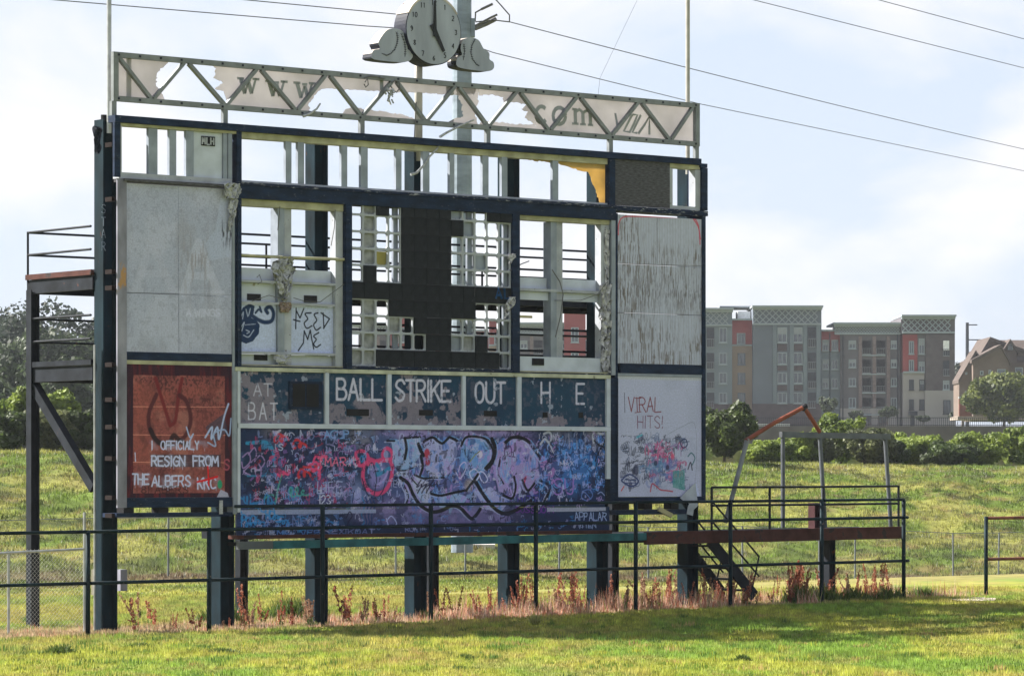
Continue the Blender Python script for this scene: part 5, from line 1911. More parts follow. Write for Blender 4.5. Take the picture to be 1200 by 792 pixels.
wk(slope_box(uw0, U(316), -.12, .0, -.16, 0), 'edge_beam', mat('grey_beam', (.09, .1, .11), .6), 'grey end length of the edge beam')
wk(slope_box(U(316.3), uwm, -.12, .0, -.16, 0), 'edge_beam', mat('teal_edge_paint', (.02, .10, .115), .5, var=.4, color2=(.25, .12, .06), patch=.12, patch_scale=4), 'teal painted edge beam')
wk(slope_box(uwm + .005, uw1, -.14, -.02, -.26, 0.02), 'edge_beam', RUSTST, 'rust red edge beam')
wk(slope_box(uwm + .01, uw1 - .02, -.0195, 1.3, -.06, -.01), 'deck', DARKST)
wk(slope_box(uw0 + .3, uwm, .32, .9, -.1, -.03), 'deck', DARKST)
wk(slope_box(uwm + .01, uw1, 1.31, 1.4, -.26, 0.0), 'back_beam', DARKST)
for px, w in ((972, .9), (718, 1.4)):
    u = U(px, w)
    X, Y = W2(u, w)
    wk(MB().hbeam(u, w, float(ground_z(X, Y)) - .15, zdk(u) - .27, .2, .2, .02), 'leg', DARKST)
# railing on the outer walk
ur0, ur1 = U(834, .05), U(1053, .05)
for (dz, nm) in ((.99, 'rail'), (.58, 'rail')):
    wk(MB().tube([(ur0, .05, zdk(ur0) + dz), ((ur0 + ur1) / 2 + .3, .05, zdk(ur0) + dz - .0), (ur1, .05, zdk(ur1) + dz - .02)], .026), nm, DARKST)
for px in (834, 902, 965, 1053):
    u = U(px, .05)
    wk(MB().tube([(u, .05, zdk(u)), (u, .05, zdk(u) + .99)], .028), 'rail_post', DARKST)
# short rusty column stub on deck
u = U(955, .3)
wk(MB().hbeam(u, .3, zdk(u), zdk(u) + .60, .22, .22, .03), 'column_stub', mat('red_rust_stub', (.05, .02, .022), .8, var=.4), 'short rust red column stub')
# grey frame of poles left on the deck
FR = thing('pole_frame', 'open grey pole frame standing on the walkway right of the scoreboard', 'frame', (X0, Y0, 0), ROT)
wf = .35
zt = Z(918, 506, wf)
for (a, b) in (((917.5, 618), (917.5, 506)), ((967, 618), (960.5, 506)), ((1044, 618), (1037, 508))):
    pa, pb = LP(a[0], a[1], wf), LP(b[0], b[1], wf)
    MB().tube([pa, pb], .05, 10).build('pole', mat('dark_grey_pole', (.10, .11, .125), .6, var=.3), FR)
pa, pb = LP(915, 509, wf), LP(1042, 511.5, wf)
MB().bar(pa, pb, .1, .13).build('cross_beam', mat('dark_grey_pole', (.10, .11, .125), .6), FR)
BP = thing('bent_pipe', 'rusty orange pipe bent over above the walkway on a leaning grey pole', 'pipe', (X0, Y0, 0), ROT)
MB().tube([LP(850, 612, .25), LP(876, 514, .25)], .055, 10).build('leaning_pole', GALVD, BP)
MB().tube([LP(874, 516, .25), LP(908, 495, .25), LP(942, 477, .25)], .05, 10).build('pipe_arm', RUSTPIPE, BP)
MB().tube([LP(942, 477, .25), LP(952, 492, .26), LP(960.5, 506, .3)], .05, 10).build('pipe_arm', RUSTPIPE, BP)
MB().tube([LP(940.5, 479, .25), LP(944, 475.5, .25)], .07, 10).build('elbow', BLACKP, BP)

# stair going down behind the walkway
ST = thing('steel_stair', 'dark steel stair with handrails running down to the weeds from the walkway', 'stair', (X0, Y0, 0), ROT)


def gl(u, w):
    X, Y = W2(u, w)
    return float(ground_z(X, Y))


for w, (xa, ya, xb, yb) in ((.15, (832, 633, 884, 698)), (1.25, (800, 633, 845, 693))):
    a, b = LP(xa, ya, w), LP(xb, yb, w)
    MB().bar(a, b, .06, .26).build('stringer', DARKST, ST)
aN, bN = Vector(LP(832, 633, .15)), Vector(LP(884, 698, .15))
aF, bF = Vector(LP(800, 633, 1.25)), Vector(LP(845, 693, 1.25))
for k in range(5):
    t = (k + .5) / 5
    p = aN + (bN - aN) * t
    MB().box(p.x - .12, p.x + .12, .19, 1.2, p.z - .02, p.z + .02).build('tread', DARKST, ST)
for w, off in ((.1, 0), (1.3, 0)):
    base = (aN, bN) if w < .5 else (aF, bF)
    for dz in (.45, .9):
        MB().tube([(base[0].x, w, base[0].z + dz), (base[1].x + .1, w, base[1].z + dz)], .022).build('handrail', DARKST, ST)
    e = base[1]
    MB().tube([(e.x + .1, w, e.z + .9), (e.x - .15, w, e.z + .05)], .02).build('handrail_post', DARKST, ST)
    e = base[0]
    MB().tube([(e.x, w, e.z), (e.x, w, e.z + .9)], .022).build('handrail_post', DARKST, ST)

# ------------------------------------------------------------------ pipe fence in front
PF = thing('pipe_fence', 'dark green steel pipe fence with posts and rails standing in front of the scoreboard', 'fence', (X0, Y0, 0), ROT)
WFN = -0.42


def fpost(px, ytop, ybot, parent, m=TEALG, r=.047):
    u = U(px, WFN)
    X, Y = W2(u, WFN)
    MB().tube([(u, WFN, float(ground_z(X, Y)) - .2), (u, WFN, Z(px, ytop, WFN))], r, 10).build('post', m, parent, smooth_=True)


for px, yt in ((103, 622), (245, 618), (378, 592), (505, 590.5), (628, 589), (745, 588), (856, 586), (963, 585), (1059, 585)):
    fpost(px, yt, 0, PF)
xs_ = [103, 245, 378, 505, 628, 745, 856, 963, 1059]


def frail(pts, parent, m=TEALG, r=.034):
    P = [LP(x, y, WFN) for x, y in pts]
    for a, b in zip(P[:-1], P[1:]):
        MB().tube([a, b], r, 8).build('rail', m, parent, smooth_=True)


def yA(x):
    return 624.7 - 0.0176 * x


def yB(x):
    return 686.0 - 0.0275 * x


def yT(x):
    return 593.2 - 0.0103 * (x - 275)


frail([(x, yA(x)) for x in [-60] + xs_ + [1064]], PF)
frail([(x, yB(x)) for x in [-60] + xs_ + [1065]], PF)
frail([(x, yT(x)) for x in [275, 378, 505, 628, 745, 856, 963, 1059]], PF, r=.032)
PF2 = thing('pipe_fence', 'short pipe fence with rusted rails and green post beyond the gap at right', 'fence', (X0, Y0, 0), ROT)
fpost(1155.5, 605, 0, PF2)
fpost(1262, 604, 0, PF2)
frail([(1155.5, 607), (1262, 605.5)], PF2, mat('rusted_rail', (.13, .05, .035), .7, var=.4, color2=(.03, .04, .045), patch=.4), .038)
frail([(1155.5, 655), (1262, 653)], PF2, mat('rusted_rail', (.13, .05, .035), .7), .038)


# chain link
def chain_mesh(name, P0, P1, h0, h1, pitch, r, parent, m, zoff=0.03):
    """diamond wires between two ground points; each wire is a thin 3-sided prism"""
    P0, P1 = np.array(P0, float), np.array(P1, float)
    L = np.hypot(*(P1 - P0)[:2])
    d = (P1 - P0)[:2] / L
    n_ = int(L / pitch)
    H = h0
    V = []
    for i in range(-int(H / pitch), n_):
        for sgn in (1, -1):
            s0 = i * pitch
            s1 = s0 + H
            z0_, z1_ = (0, H) if sgn > 0 else (H, 0)
            a, b = max(0, s0), min(L, s1)
            if b <= a:
                continue
            ta, tb = (a - s0) / H, (b - s0) / H
            za, zb = z0_ + (z1_ - z0_) * ta, z0_ + (z1_ - z0_) * tb
            pa = np.array((P0[0] + d[0] * a, P0[1] + d[1] * a, 0))
            pb = np.array((P0[0] + d[0] * b, P0[1] + d[1] * b, 0))
            pa[2] = P0[2] + (P1[2] - P0[2]) * a / L + za + zoff
            pb[2] = P0[2] + (P1[2] - P0[2]) * b / L + zb + zoff
            u_ = np.array((0, 0, r))
            q = np.array((-d[1] * r, d[0] * r, 0))
            V += [pa - u_, pb - u_, pb + u_, pa + u_]
            V += [pa - q, pb - q, pb + q, pa + q]
    return tri_mesh(name, np.array(V), None, m, parent, 'stuff', 4)


WIRE = mat('galvanised_wire', (.20, .20, .19), .5, metal=.4)
CF = thing('chain_link_fence', 'long low chain-link fence on thin posts along the foot of the grassy bank', 'fence')
pts = []
for px in (-20, 100, 197, 290, 370, 464, 545, 655, 760, 870, 960, 1002, 1060, 1117, 1170, 1230):
    k = (px - CX) / F
    Y = 110.6 / (1 - .9 * k)
    X = k * Y
    pts.append((X, Y, float(ground_z(X, Y)) - .03))
for i, p in enumerate(pts):
    MB().tube([(p[0], p[1], p[2] - .2), (p[0] + RS.uniform(-.04, .04), p[1], p[2] + 1.78)], .032, 7).build('post', GALVD, CF)
    if i:
        a = pts[i - 1]
        MB().tube([(a[0], a[1], a[2] + 1.76), (p[0], p[1], p[2] + 1.76)], .014, 6).build('top_wire', GALVD, CF)
        chain_mesh('mesh_infill', a, p, 1.7, 1.7, .10, .002, CF, WIRE)
CG = thing('chain_link_gate', 'pale galvanised chain-link panel behind the pipe fence at the far left', 'fence')
w = .9
ga = W2(U(-40, w), w)
gb = W2(U(99, w), w)
g0 = Vector((ga[0], ga[1], Z(0, 738, w)))
g1 = Vector((gb[0], gb[1], Z(98, 735, w)))
zg_t0, zg_t1 = Z(0, 648.5, w), Z(98, 643, w)
MB().tube([(g0.x, g0.y, Z(-40, 650, w)), (g1.x, g1.y, zg_t1)], .025, 8).build('top_rail', GALV, CG)
for px in (10, 99):
    q = W2(U(px, w), w)
    MB().tube([(q[0], q[1], -.2), (q[0], q[1], Z(px, 648 if px == 10 else 600, w))], .028, 8).build('post', GALV, CG)
chain_mesh('mesh_infill', g0, g1, zg_t1 - g1.z - .02, 0, .085, .0026, CG, mat('bright_wire', (.5, .5, .48), .4, metal=.3))

# ------------------------------------------------------------------ foundation, pylon, overhead lines
PX, PYY = at(541.5, 112), 112.0
zp = float(ground_z(PX, PYY))
PY = thing('power_pylon', 'tall grey tapered steel power pylon rising behind the scoreboard', 'pylon', (PX, PYY, zp))
mb = MB()
mb.tube([(0, 0, 0.3), (0, 0, 30)], .36, 12, .27)
o = mb.build('shaft', PYLON, PY)
zb = zat(33, PYY) - zp
MB().box(.28, .42, -.12, .12, zb - .3, zb + .3).build('bracket', PYLON, PY)
MB().tube([(.4, 0, zb + .05), (.95, -.1, zb + .33), (1.15, -.1, zb + .42)], .035, 8).build('insulator', CABLE, PY)
INS = (1.18, .2, zb + .35)
MB().tube([(.42, 0, zb - .02), (.8, .1, zb + .15), (1.1, .2, zb + .32)], .075, 8).build('insulator', CABLE, PY)
MB().tube([(.42, 0, zb + .22), (.44, 0, zb + .5), (.62, 0, zb + .6)], .03, 6).build('bracket_arm', CABLE, PY)
MB().tube([(.62, 0, zb + .6), (1.0, 0, zb + .78)], .045, 6).build('insulator', CABLE, PY)
fz = zp
o = MB().box(at(519, 118), at(580, 118), 117.5, 119.5, zat(653, 118), zat(637.5, 118)).build('concrete_block', CONC)
tag(o, 'low grey concrete block at the foot of the bank behind the scoreboard legs', 'block')


def line3(name, label, pts, r=.016, sag=0.0):
    """overhead conductor through world points"""
    P = []
    for a, b in zip(pts[:-1], pts[1:]):
        a, b = Vector(a), Vector(b)
        for i in range(16):
            t = i / 16
            q = a.lerp(b, t)
            q.z -= sag * 4 * t * (1 - t)
            P.append(q)
    P.append(Vector(pts[-1]))
    o = Vector(P[0])
    ob = MB().tube([p - o for p in P], r, 5).build(name, CABLE)
    ob.location = o
    tag(ob, label, 'power line', 'overhead power lines')
    return ob


def wp(px, py, Y):
    return (at(px, Y), Y, zat(py, Y))


line3('power_line', 'upper conductor sweeping right from the pylon bracket to the right edge', [wp(597, 26, 112), wp(1200, 175, 190), wp(1500, 244, 240)], .017, .1)
line3('power_line', 'lower conductor running right from behind the clock past the truss end', [wp(556, 54, 113), wp(578, 62, 114), wp(820, 122, 142), wp(1200, 200.5, 200), wp(1500, 250, 250)], .016)
line3('power_line', 'conductor reaching the clock from the upper left corner', [wp(-100, -8, 96), wp(55, -.5, 100), wp(430, 31, 110), wp(540, 38, 112)], .016)
line3('power_line', 'short conductor dropping left to right into the clock top', [wp(200, -12, 100), wp(280, -0.5, 102), wp(475, 18, 110), wp(535, 22, 111.7)], .016)
line3('power_line', 'second highest conductor across the upper right sky', [wp(700, -48, 150), wp(878, -1, 165), wp(1200, 80, 195), wp(1400, 126, 215)], .02)
line3('power_line', 'highest conductor crossing the upper right corner', [wp(850, -50, 150), wp(1025, -1, 165), wp(1200, 46, 185), wp(1400, 96, 215)], .02)
line3('power_line', 'faint thin wire slanting down to the truss right of the pylon', [wp(760, -30, 130), wp(746, 2, 130), wp(722, 52, 130), wp(703, 92, 130), wp(698, 140, 130)], .006)
line3('power_line', 'short jumper cable curving over the pylon insulators', [wp(574, -8, 112), wp(590, 10, 112), wp(597, 18, 112), wp(597, 26, 112), wp(580, 24, 112), wp(557, 26, 112)], .022)
mb = MB()
for (px, py) in ((575, 30), (618, 36), (624, 38), (632, 40), (473, 14), (445, 36)):
    a = Vector(wp(px, py, 112))
    mb.tube([a + Vector((-.08, 0, -.04)), a + Vector((.08, 0, -.06))], .035, 5)
mb.build('line_dampers', CABLE, PY, 'stuff')

# ------------------------------------------------------------------ plants
LEAFM = mat('leaf', (1, 1, 1), .55, var=0.0, attr='tint', bump=0, transl=.42, spec=.3)
BARK = mat('bark', (.09, .07, .055), .9, var=.4)


def leaf_mesh(name, blobs, size, n, base, tip, seed, parent=None, kind=None, shell=0.55, dark=0.5):
    """many small leaf faces spread through a set of ellipsoids (cx,cy,cz,rx,ry,rz)"""
    rs = np.random.RandomState(seed)
    vol = np.array([b[3] * b[5] for b in blobs])
    pick = rs.choice(len(blobs), n, p=vol / vol.sum())
    B = np.array(blobs)[pick]
    d = rs.normal(size=(n, 3))
    d /= np.linalg.norm(d, axis=1)[:, None]
    rr = shell + (1 - shell) * rs.rand(n) ** .6
    lump = 0.82 + 0.36 * vnoise(d[:, 0] * 3.1 + pick * 7.7 + 50, d[:, 2] * 3.1 + d[:, 1] * 2 + 50)
    P = B[:, :3] + d * B[:, 3:6] * (rr * lump)[:, None]
    nrm = d + rs.normal(size=(n, 3)) * .7
    nrm /= np.linalg.norm(nrm, axis=1)[:, None]
    a = np.cross(nrm, rs.normal(size=(n, 3)))
    a /= np.linalg.norm(a, axis=1)[:, None]
    b = np.cross(nrm, a)
    s = (size * (0.5 + rs.rand(n)))[:, None]
    V = np.stack([P - a * s * .5, P + b * s * .36, P + a * s * .55, P - b * s * .36], 1)
    clump = vnoise(P[:, 0] * 1.4 / max(size * 4, .5) + 90, P[:, 2] * 1.4 / max(size * 4, .5) + seed)
    tt = np.clip(clump * .8 + rs.rand(n) * .55 - .2, 0, 1)[:, None]
    C = np.array(base) * (1 - tt) + np.array(tip) * tt
    C = np.repeat(C[:, None], 4, 1)
    return tri_mesh(name, V.reshape(-1, 3), C.reshape(-1, 3), LEAFM, parent, kind, 4)


def crown_blobs(rx, rz, n, seed, cz=0.0, ry=None):
    r = random.Random(seed)
    ry = ry or rx
    out = [(0, 0, cz, rx * .62, ry * .62, rz * .7)]
    for k in range(n):
        a = r.uniform(0, tau)
        e = r.uniform(-.35, 1.0)
        q = r.uniform(.45, .98)
        s = r.uniform(.24, .46) * (1.15 - .6 * max(0, q - .6) / .4)
        out.append((cos(a) * rx * q * cos(e), sin(a) * ry * q * cos(e), cz + rz * q * sin(e), rx * s, ry * s, rz * s * .85))
    return out


def tree(name, label, cat, px, Y, ytop, wpx, base, tip, seed, n=3500, size=.35, group=None, zbase=None, htrunk=.25, nb=12):
    X = at(px, Y)
    zb_ = float(ground_z(X, Y)) if zbase is None else zbase
    ztop = zat(ytop, Y)
    H = ztop - zb_
    t = thing(name, label, cat, (X, Y, zb_), 0, group)
    rx = wpx / 2 * Y / F
    cz = H * (1 + htrunk) / 2
    rz = H * (1 - htrunk) / 2 * 1.05
    mb = MB()
    mb.tube([(0, 0, -.2), (.1, 0, cz * .6), (0, 0, cz)], H * .02 + .03, 7, H * .01 + .01)
    r = random.Random(seed)
    for k in range(6):
        a = r.uniform(0, tau)
        mb.tube([(0, 0, cz * r.uniform(.5, .9)), (cos(a) * rx * .3, sin(a) * rx * .3, cz * 1.0), (cos(a) * rx * .6, sin(a) * rx * .6, cz + rz * r.uniform(0, .6))], H * .008 + .015, 5, .01)
    mb.build('trunk', BARK, t)
    leaf_mesh('crown', crown_blobs(rx, rz, nb, seed, cz), size, n, base, tip, seed, t)
    return t


DKG, MDG = (.05, .065, .03), (.19, .21, .085)
LTG, LTT = (.06, .095, .02), (.27, .34, .06)
FOR, FOT = (.012, .020, .014), (.034, .050, .028)

# bushes along the crest of the bank
def bush(label, px, s, ytop, wpx, base, tip, seed, n=3200, size=.26, name='bush', cat='bush', group='bushes along the crest of the bank'):
    k = (px - CX) / F
    Y = s / (1 - .9 * k)
    return tree(name, label, cat, px, Y, ytop - 9, wpx * 1.25, base, tip, seed, int(n * 2.6), size * .72, group, htrunk=-.1, nb=20)


bush('dark olive bush at the far left edge behind the back column', 8, 166, 488, 58, DKG, LTG, 1)
bush('bushy clump just right of the left rear post', 55, 167, 486, 60, DKG, MDG, 2)
bush('rounded bush touching the left column behind the diagonal strut', 95, 166, 490, 56, DKG, LTG, 3)
bush('bright leafy sapling clump above the hedge at the far left', 18, 172, 462, 34, LTG, LTT, 4, 1800, .3)
bush('bright leafy sapling clump seen through the diagonal strut', 72, 173, 464, 40, LTG, LTT, 5, 1800, .3)
bush('pale sapling at the left frame edge', -12, 173, 470, 40, LTG, LTT, 6, 1500, .3)
tree('tree', 'large dark rounded tree against the right edge of the scoreboard', 'tree', 848, 172, 472, 80, (.018, .030, .012), (.11, .15, .04), 11, 16000, .2, None, htrunk=-.05, nb=24)
for i, (px, yt, w_, b_, t_, lab) in enumerate((
        (903, 524, 52, LTG, LTT, 'small bright bush beside the dark tree'), (936, 512, 40, LTG, LTT, 'bright bush behind the grey frame\'s left pole'),
        (985, 492, 52, LTG, LTT, 'tallest yellow-green bush rising above the frame\'s cross beam'), (1018, 510, 50, DKG, MDG, 'dark bush framed between the two right poles'),
        (962, 515, 44, DKG, MDG, 'dark bush behind the middle pole of the grey frame'),
        (1072, 512, 62, LTG, LTT, 'rounded green bush just right of the grey frame'), (1112, 524, 50, DKG, LTG, 'low dark bush in the dip between two bright ones'),
        (1150, 511, 72, LTG, LTT, 'broad bright bush near the right end of the bank crest'), (1200, 506, 44, LTG, LTT, 'bush cut by the right edge of the picture'),
        (1040, 524, 40, DKG, LTG, 'low olive bush under the frame\'s right corner'))):
    bush(lab, px, 168 + (i % 3) * 2, yt, w_, b_, t_, 20 + i, 3600, .25)

# wooded hill at the left
FG = 'trees of the wooded hill at the left'
fl = [(-20, 380, 372, 70), (22, 400, 360, 66), (58, 395, 364, 64), (92, 398, 380, 64), (125, 400, 396, 50), (165, 400, 400, 60), (210, 400, 398, 60),
      (0, 350, 404, 70), (45, 345, 396, 66), (88, 345, 402, 60), (128, 350, 410, 50),
      (-10, 310, 432, 60), (28, 300, 424, 56), (68, 305, 430, 54), (104, 300, 436, 52), (140, 305, 440, 60), (10, 270, 455, 70), (60, 268, 452, 70), (105, 270, 458, 60)]
labs = ['hazy tree at the far left end of the wooded hill top', 'tallest dark tree crown on the wooded hill, left of the rear post', 'dark crown just right of the rear post on the hill top',
        'lower hill-top crown beside the left column', 'hill-top crown hidden behind the left column', 'hill tree behind the white panel', 'hill tree behind the panel\'s right half',
        'mid-slope crown at the left frame edge', 'mid-slope crown behind the rear post', 'mid-slope crown between the catwalks', 'mid-slope crown by the left column',
        'lighter low crown at the left frame edge', 'lighter low crown left of the rear post', 'lighter low crown right of the rear post', 'lighter low crown under the lower catwalk', 'low crown behind the left column',
        'foot-of-hill crown left of the rear post', 'foot-of-hill crown over the hedge middle', 'foot-of-hill crown next to the left column']
for i, (px, Y, yt, w_) in enumerate(fl):
    b_, t_ = (FOR, FOT) if i < 7 else ((.018, .03, .016), (.055, .08, .032))
    tree('tree', labs[i], 'tree', px, Y, yt - (9 if i < 7 else 14), w_ * (1.9 if i < 7 else 1.6), b_, t_, 60 + i, 11000, .5, FG, zbase=3.0, htrunk=.0, nb=26)

# ------------------------------------------------------------------ far apartment building
YB = 545.0
SC = YB / F


def bX(px):
    return at(px, YB)


def bZ(py):
    return zat(py, YB)


BASEY = 500
AB = thing('apartment_building', 'long grey and red five-storey apartment building beyond the bank', 'building', (bX(970), YB, bZ(BASEY) - 1.0))
ox, oy, oz = bX(970), YB, bZ(BASEY) - 1.0
GREEN = mat('sage_render', (.145, .175, .20), .85, var=.1, scale=.3)
GREYR = mat('grey_render', (.112, .13, .16), .85, var=.1, scale=.3)
REDR = mat('red_render', (.25, .048, .045), .85, var=.12, scale=.3)
TANR = mat('tan_render', (.25, .185, .135), .85, var=.1, scale=.3)
BRICK = mat('brown_brick', (.085, .07, .072), .9, var=.2, scale=1)
DKBR = mat('dark_brick', (.07, .052, .057), .9, var=.2, scale=1)
STONE = mat('pale_stone', (.30, .275, .265), .85, var=.1, scale=.3)
TRIM = mat('pale_trim', (.27, .31, .335), .7, var=.08)
GLASS = mat('window_glass', (.03, .042, .06), .15, var=.3, scale=.5, bump=0, spec=.8)
BLIND = mat('window_blind', (.26, .28, .30), .6, var=.1)
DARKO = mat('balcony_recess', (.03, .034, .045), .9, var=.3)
BRNW = mat('brown_wall', (.108, .10, .11), .85, var=.12, scale=.3)


def bb(x0, x1, y0, y1, d0, d1, name, m, parent=None, label=None):
    o = MB().box(bX(x0) - ox, bX(x1) - ox, d0, d1, bZ(y1) - oz, bZ(y0) - oz).build(name, m, parent or AB)
    if label:
        o['label'] = label
    return o


_wm = {}


def win(x0, x1, y0, y1, d, blind=False, frame=TRIM):
    key = (round(x1 - x0, 1), round(y1 - y0, 1), blind, frame.name)
    if key not in _wm:
        w_, h_ = (x1 - x0) * SC, (y1 - y0) * SC
        f = .13
        a = MB().box(0, w_, -.12, .02, 0, f).box(0, w_, -.12, .02, h_ - f, h_).box(0, f, -.11, .02, f + .002, h_ - f - .002).box(w_ - f, w_, -.11, .02, f + .002, h_ - f - .002)
        a.box(w_ / 2 - .05, w_ / 2 + .05, -.10, .02, f + .002, h_ - f - .002)
        a.box(-.08, w_ + .08, -.2, .0, -.14, -.002)
        fm = a.mesh('window')
        fm.materials.append(frame)
        pm = MB().box(f, w_ - f, -.04, .01, f, h_ * (.55 if blind else 1) - (0 if blind else f)).mesh('pane')
        pm.materials.append(GLASS)
        bm_ = None
        if blind:
            bm_ = MB().box(f, w_ - f, -.045, .01, h_ * .55, h_ - f).mesh('blind')
            bm_.materials.append(BLIND)
        _wm[key] = (fm, pm, bm_)
    fm, pm, bm_ = _wm[key]
    o = new_obj('window', fm, AB)
    o.location = (bX(x0) - ox, d, bZ(y1) - oz)
    new_obj('pane', pm, o)
    if bm_:
        new_obj('blind', bm_, o)
    return o


def balcony(x0, x1, y0, y1, d):
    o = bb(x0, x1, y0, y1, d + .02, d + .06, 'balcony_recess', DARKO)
    w_ = (x1 - x0) * SC
    h_ = (y1 - y0) * SC
    mb = MB().box(0, w_, -.25, -.18, h_ * .42, h_ * .45).box(0, w_, -.25, -.18, 0, .12)
    k = 0
    while k * .35 < w_:
        mb.box(k * .35, k * .35 + .06, -.24, -.19, .12, h_ * .42)
        k += 1
    q = mb.build('balcony_railing', mat('grey_railing', (.2, .21, .23), .6), AB)
    q.location = (bX(x0) - ox, d, bZ(y1) - oz)
    return o


def cornice(x0, x1, y0, y1, d):
    bb(x0 - 1.5, x1 + 1.5, y0, y0 + 2.2, d - 1.0, d + 12, 'cornice', TRIM)
    bb(x0 - .8, x1 + .8, y0 + 2.3, y0 + 5, d - .5, d + .3, 'cornice', TRIM)
    bb(x0, x1, y1 - 2, y1, d - .35, d + .3, 'cornice', TRIM)
    # lattice band of small crosses
    w_ = (x1 - x0) * SC
    zc0, zc1 = bZ(y1 - 2.2) - oz, bZ(y0 + 5.2) - oz
    mb = MB()
    zm_ = (zc0 + zc1) / 2
    step = (zc1 - zc0) / 2
    k = 0
    while (k + 1) * step <= w_:
        xa = bX(x0) - ox + k * step
        for (za, zb_) in ((zc0, zm_), (zm_, zc1)):
            mb.bar((xa, d - .1, za), (xa + step, d - .1, zb_), .16, .14)
            mb.bar((xa, d - .1, zb_), (xa + step, d - .1, za), .16, .14)
        k += 1
    mb.build('lattice_band', TRIM, AB, 'stuff')


rows4 = ((384, 401.5), (413.5, 427), (436.5, 449.5), (460, 472.5))


def seg_A(x):   # 32 px wide sage block
    bb(x, x + 32, 361, 473, 0, 14, 'wall', GREEN)
    bb(x, x + 32, 473.2, 500, -.1, 14, 'plinth', DKBR)
    cornice(x, x + 32, 361, 382, 0)
    for (a, b) in rows4:
        win(x + 16.5, x + 26, a, b, 0)
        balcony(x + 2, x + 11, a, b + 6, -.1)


def seg_B(x):
    bb(x, x + 24, 375, 404, 1.2, 14, 'wall', REDR)
    bb(x, x + 24, 404.3, 480, 1.2, 14, 'wall', TANR)
    bb(x, x + 24, 480.2, 500, 1.1, 14, 'plinth', DKBR)
    bb(x - .5, x + 24.5, 373, 375, .7, 14, 'parapet', TRIM)
    bb(x, x + 24, 403.2, 405, 1.0, 1.19, 'string_course', TRIM)
    win(x + 6, x + 16, 390, 403, 1.2)
    for (a, b) in rows4[1:]:
        win(x + 7, x + 16, a, b, 1.2, False, GREYR)


def seg_D(x):
    bb(x, x + 80, 361, 473, -1.0, 14, 'wall', GREYR)
    bb(x, x + 80, 473.2, 500, -1.1, 14, 'plinth', DKBR)
    cornice(x, x + 80, 358.5, 381, -1.0)
    for q in (23, 43, 58.5, 74):
        bb(x + q, x + q + 4.5, 381.2, 473, -1.25, -1.01, 'pilaster', GREEN)
    for i, (a, b) in enumerate(rows4):
        for q in (28.5, 46.8):
            win(x + q, x + q + 11, a, b, -1.0, i == 0)
            if i < 3:
                bb(x + q, x + q + 11, b + 2, rows4[i + 1][0] - 2, -1.1, -1.01, 'spandrel', DKBR)
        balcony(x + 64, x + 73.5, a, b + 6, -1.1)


def seg_E(x):
    bb(x, x + 25, 388, 412, 1, 14, 'wall', REDR)
    bb(x, x + 25, 412.3, 500, 1, 14, 'wall', GREEN)
    bb(x - .5, x + 25, 386, 388, .6, 14, 'parapet', TRIM)
    for (a, b) in ((398, 411), (420.5, 432.5), (443, 455), (466, 478)):
        win(x + 1.2, x + 8.8, a, b, 1, True)
        win(x + 12, x + 20, a, b, 1)
    bb(x + 9.5, x + 10.6, 390, 500, .8, .98, 'downpipe', DARKO)


def seg_F(x):
    bb(x, x + 70, 380, 478, 0, 14, 'wall', BRNW)
    bb(x, x + 70, 478.2, 500, -.1, 14, 'plinth', STONE)
    cornice(x - 7, x + 70, 378, 392, 0)
    bb(x + 2, x + 3.2, 392, 500, -.3, -.11, 'downpipe', DARKO)
    bb(x + 66, x + 67.2, 392, 500, -.3, -.11, 'downpipe', DARKO)
    for q in (21, 37.5, 54):
        bb(x + q, x + q + 4, 394, 478, -.25, -.01, 'pilaster', mat('pink_brown_render', (.165, .125, .122), .85))
    for (a, b) in ((399, 408.5), (421, 430.5), (443, 452.5), (466, 478)):
        win(x + 9.5, x + 18, a, b, 0, a < 440)
        win(x + 59, x + 66, a, b, 0, a < 440)
        balcony(x + 25.5, x + 35.5, a, b + 7, -.02)
        balcony(x + 42, x + 52, a, b + 7, -.02)
        bb(x + 25, x + 52.5, b + 7.3, b + 8.6, -.3, -.01, 'balcony_slab', TRIM)
    for q in (12, 26, 44):
        win(x + q, x + q + 10, 484, 496, -.1, False, DKBR)


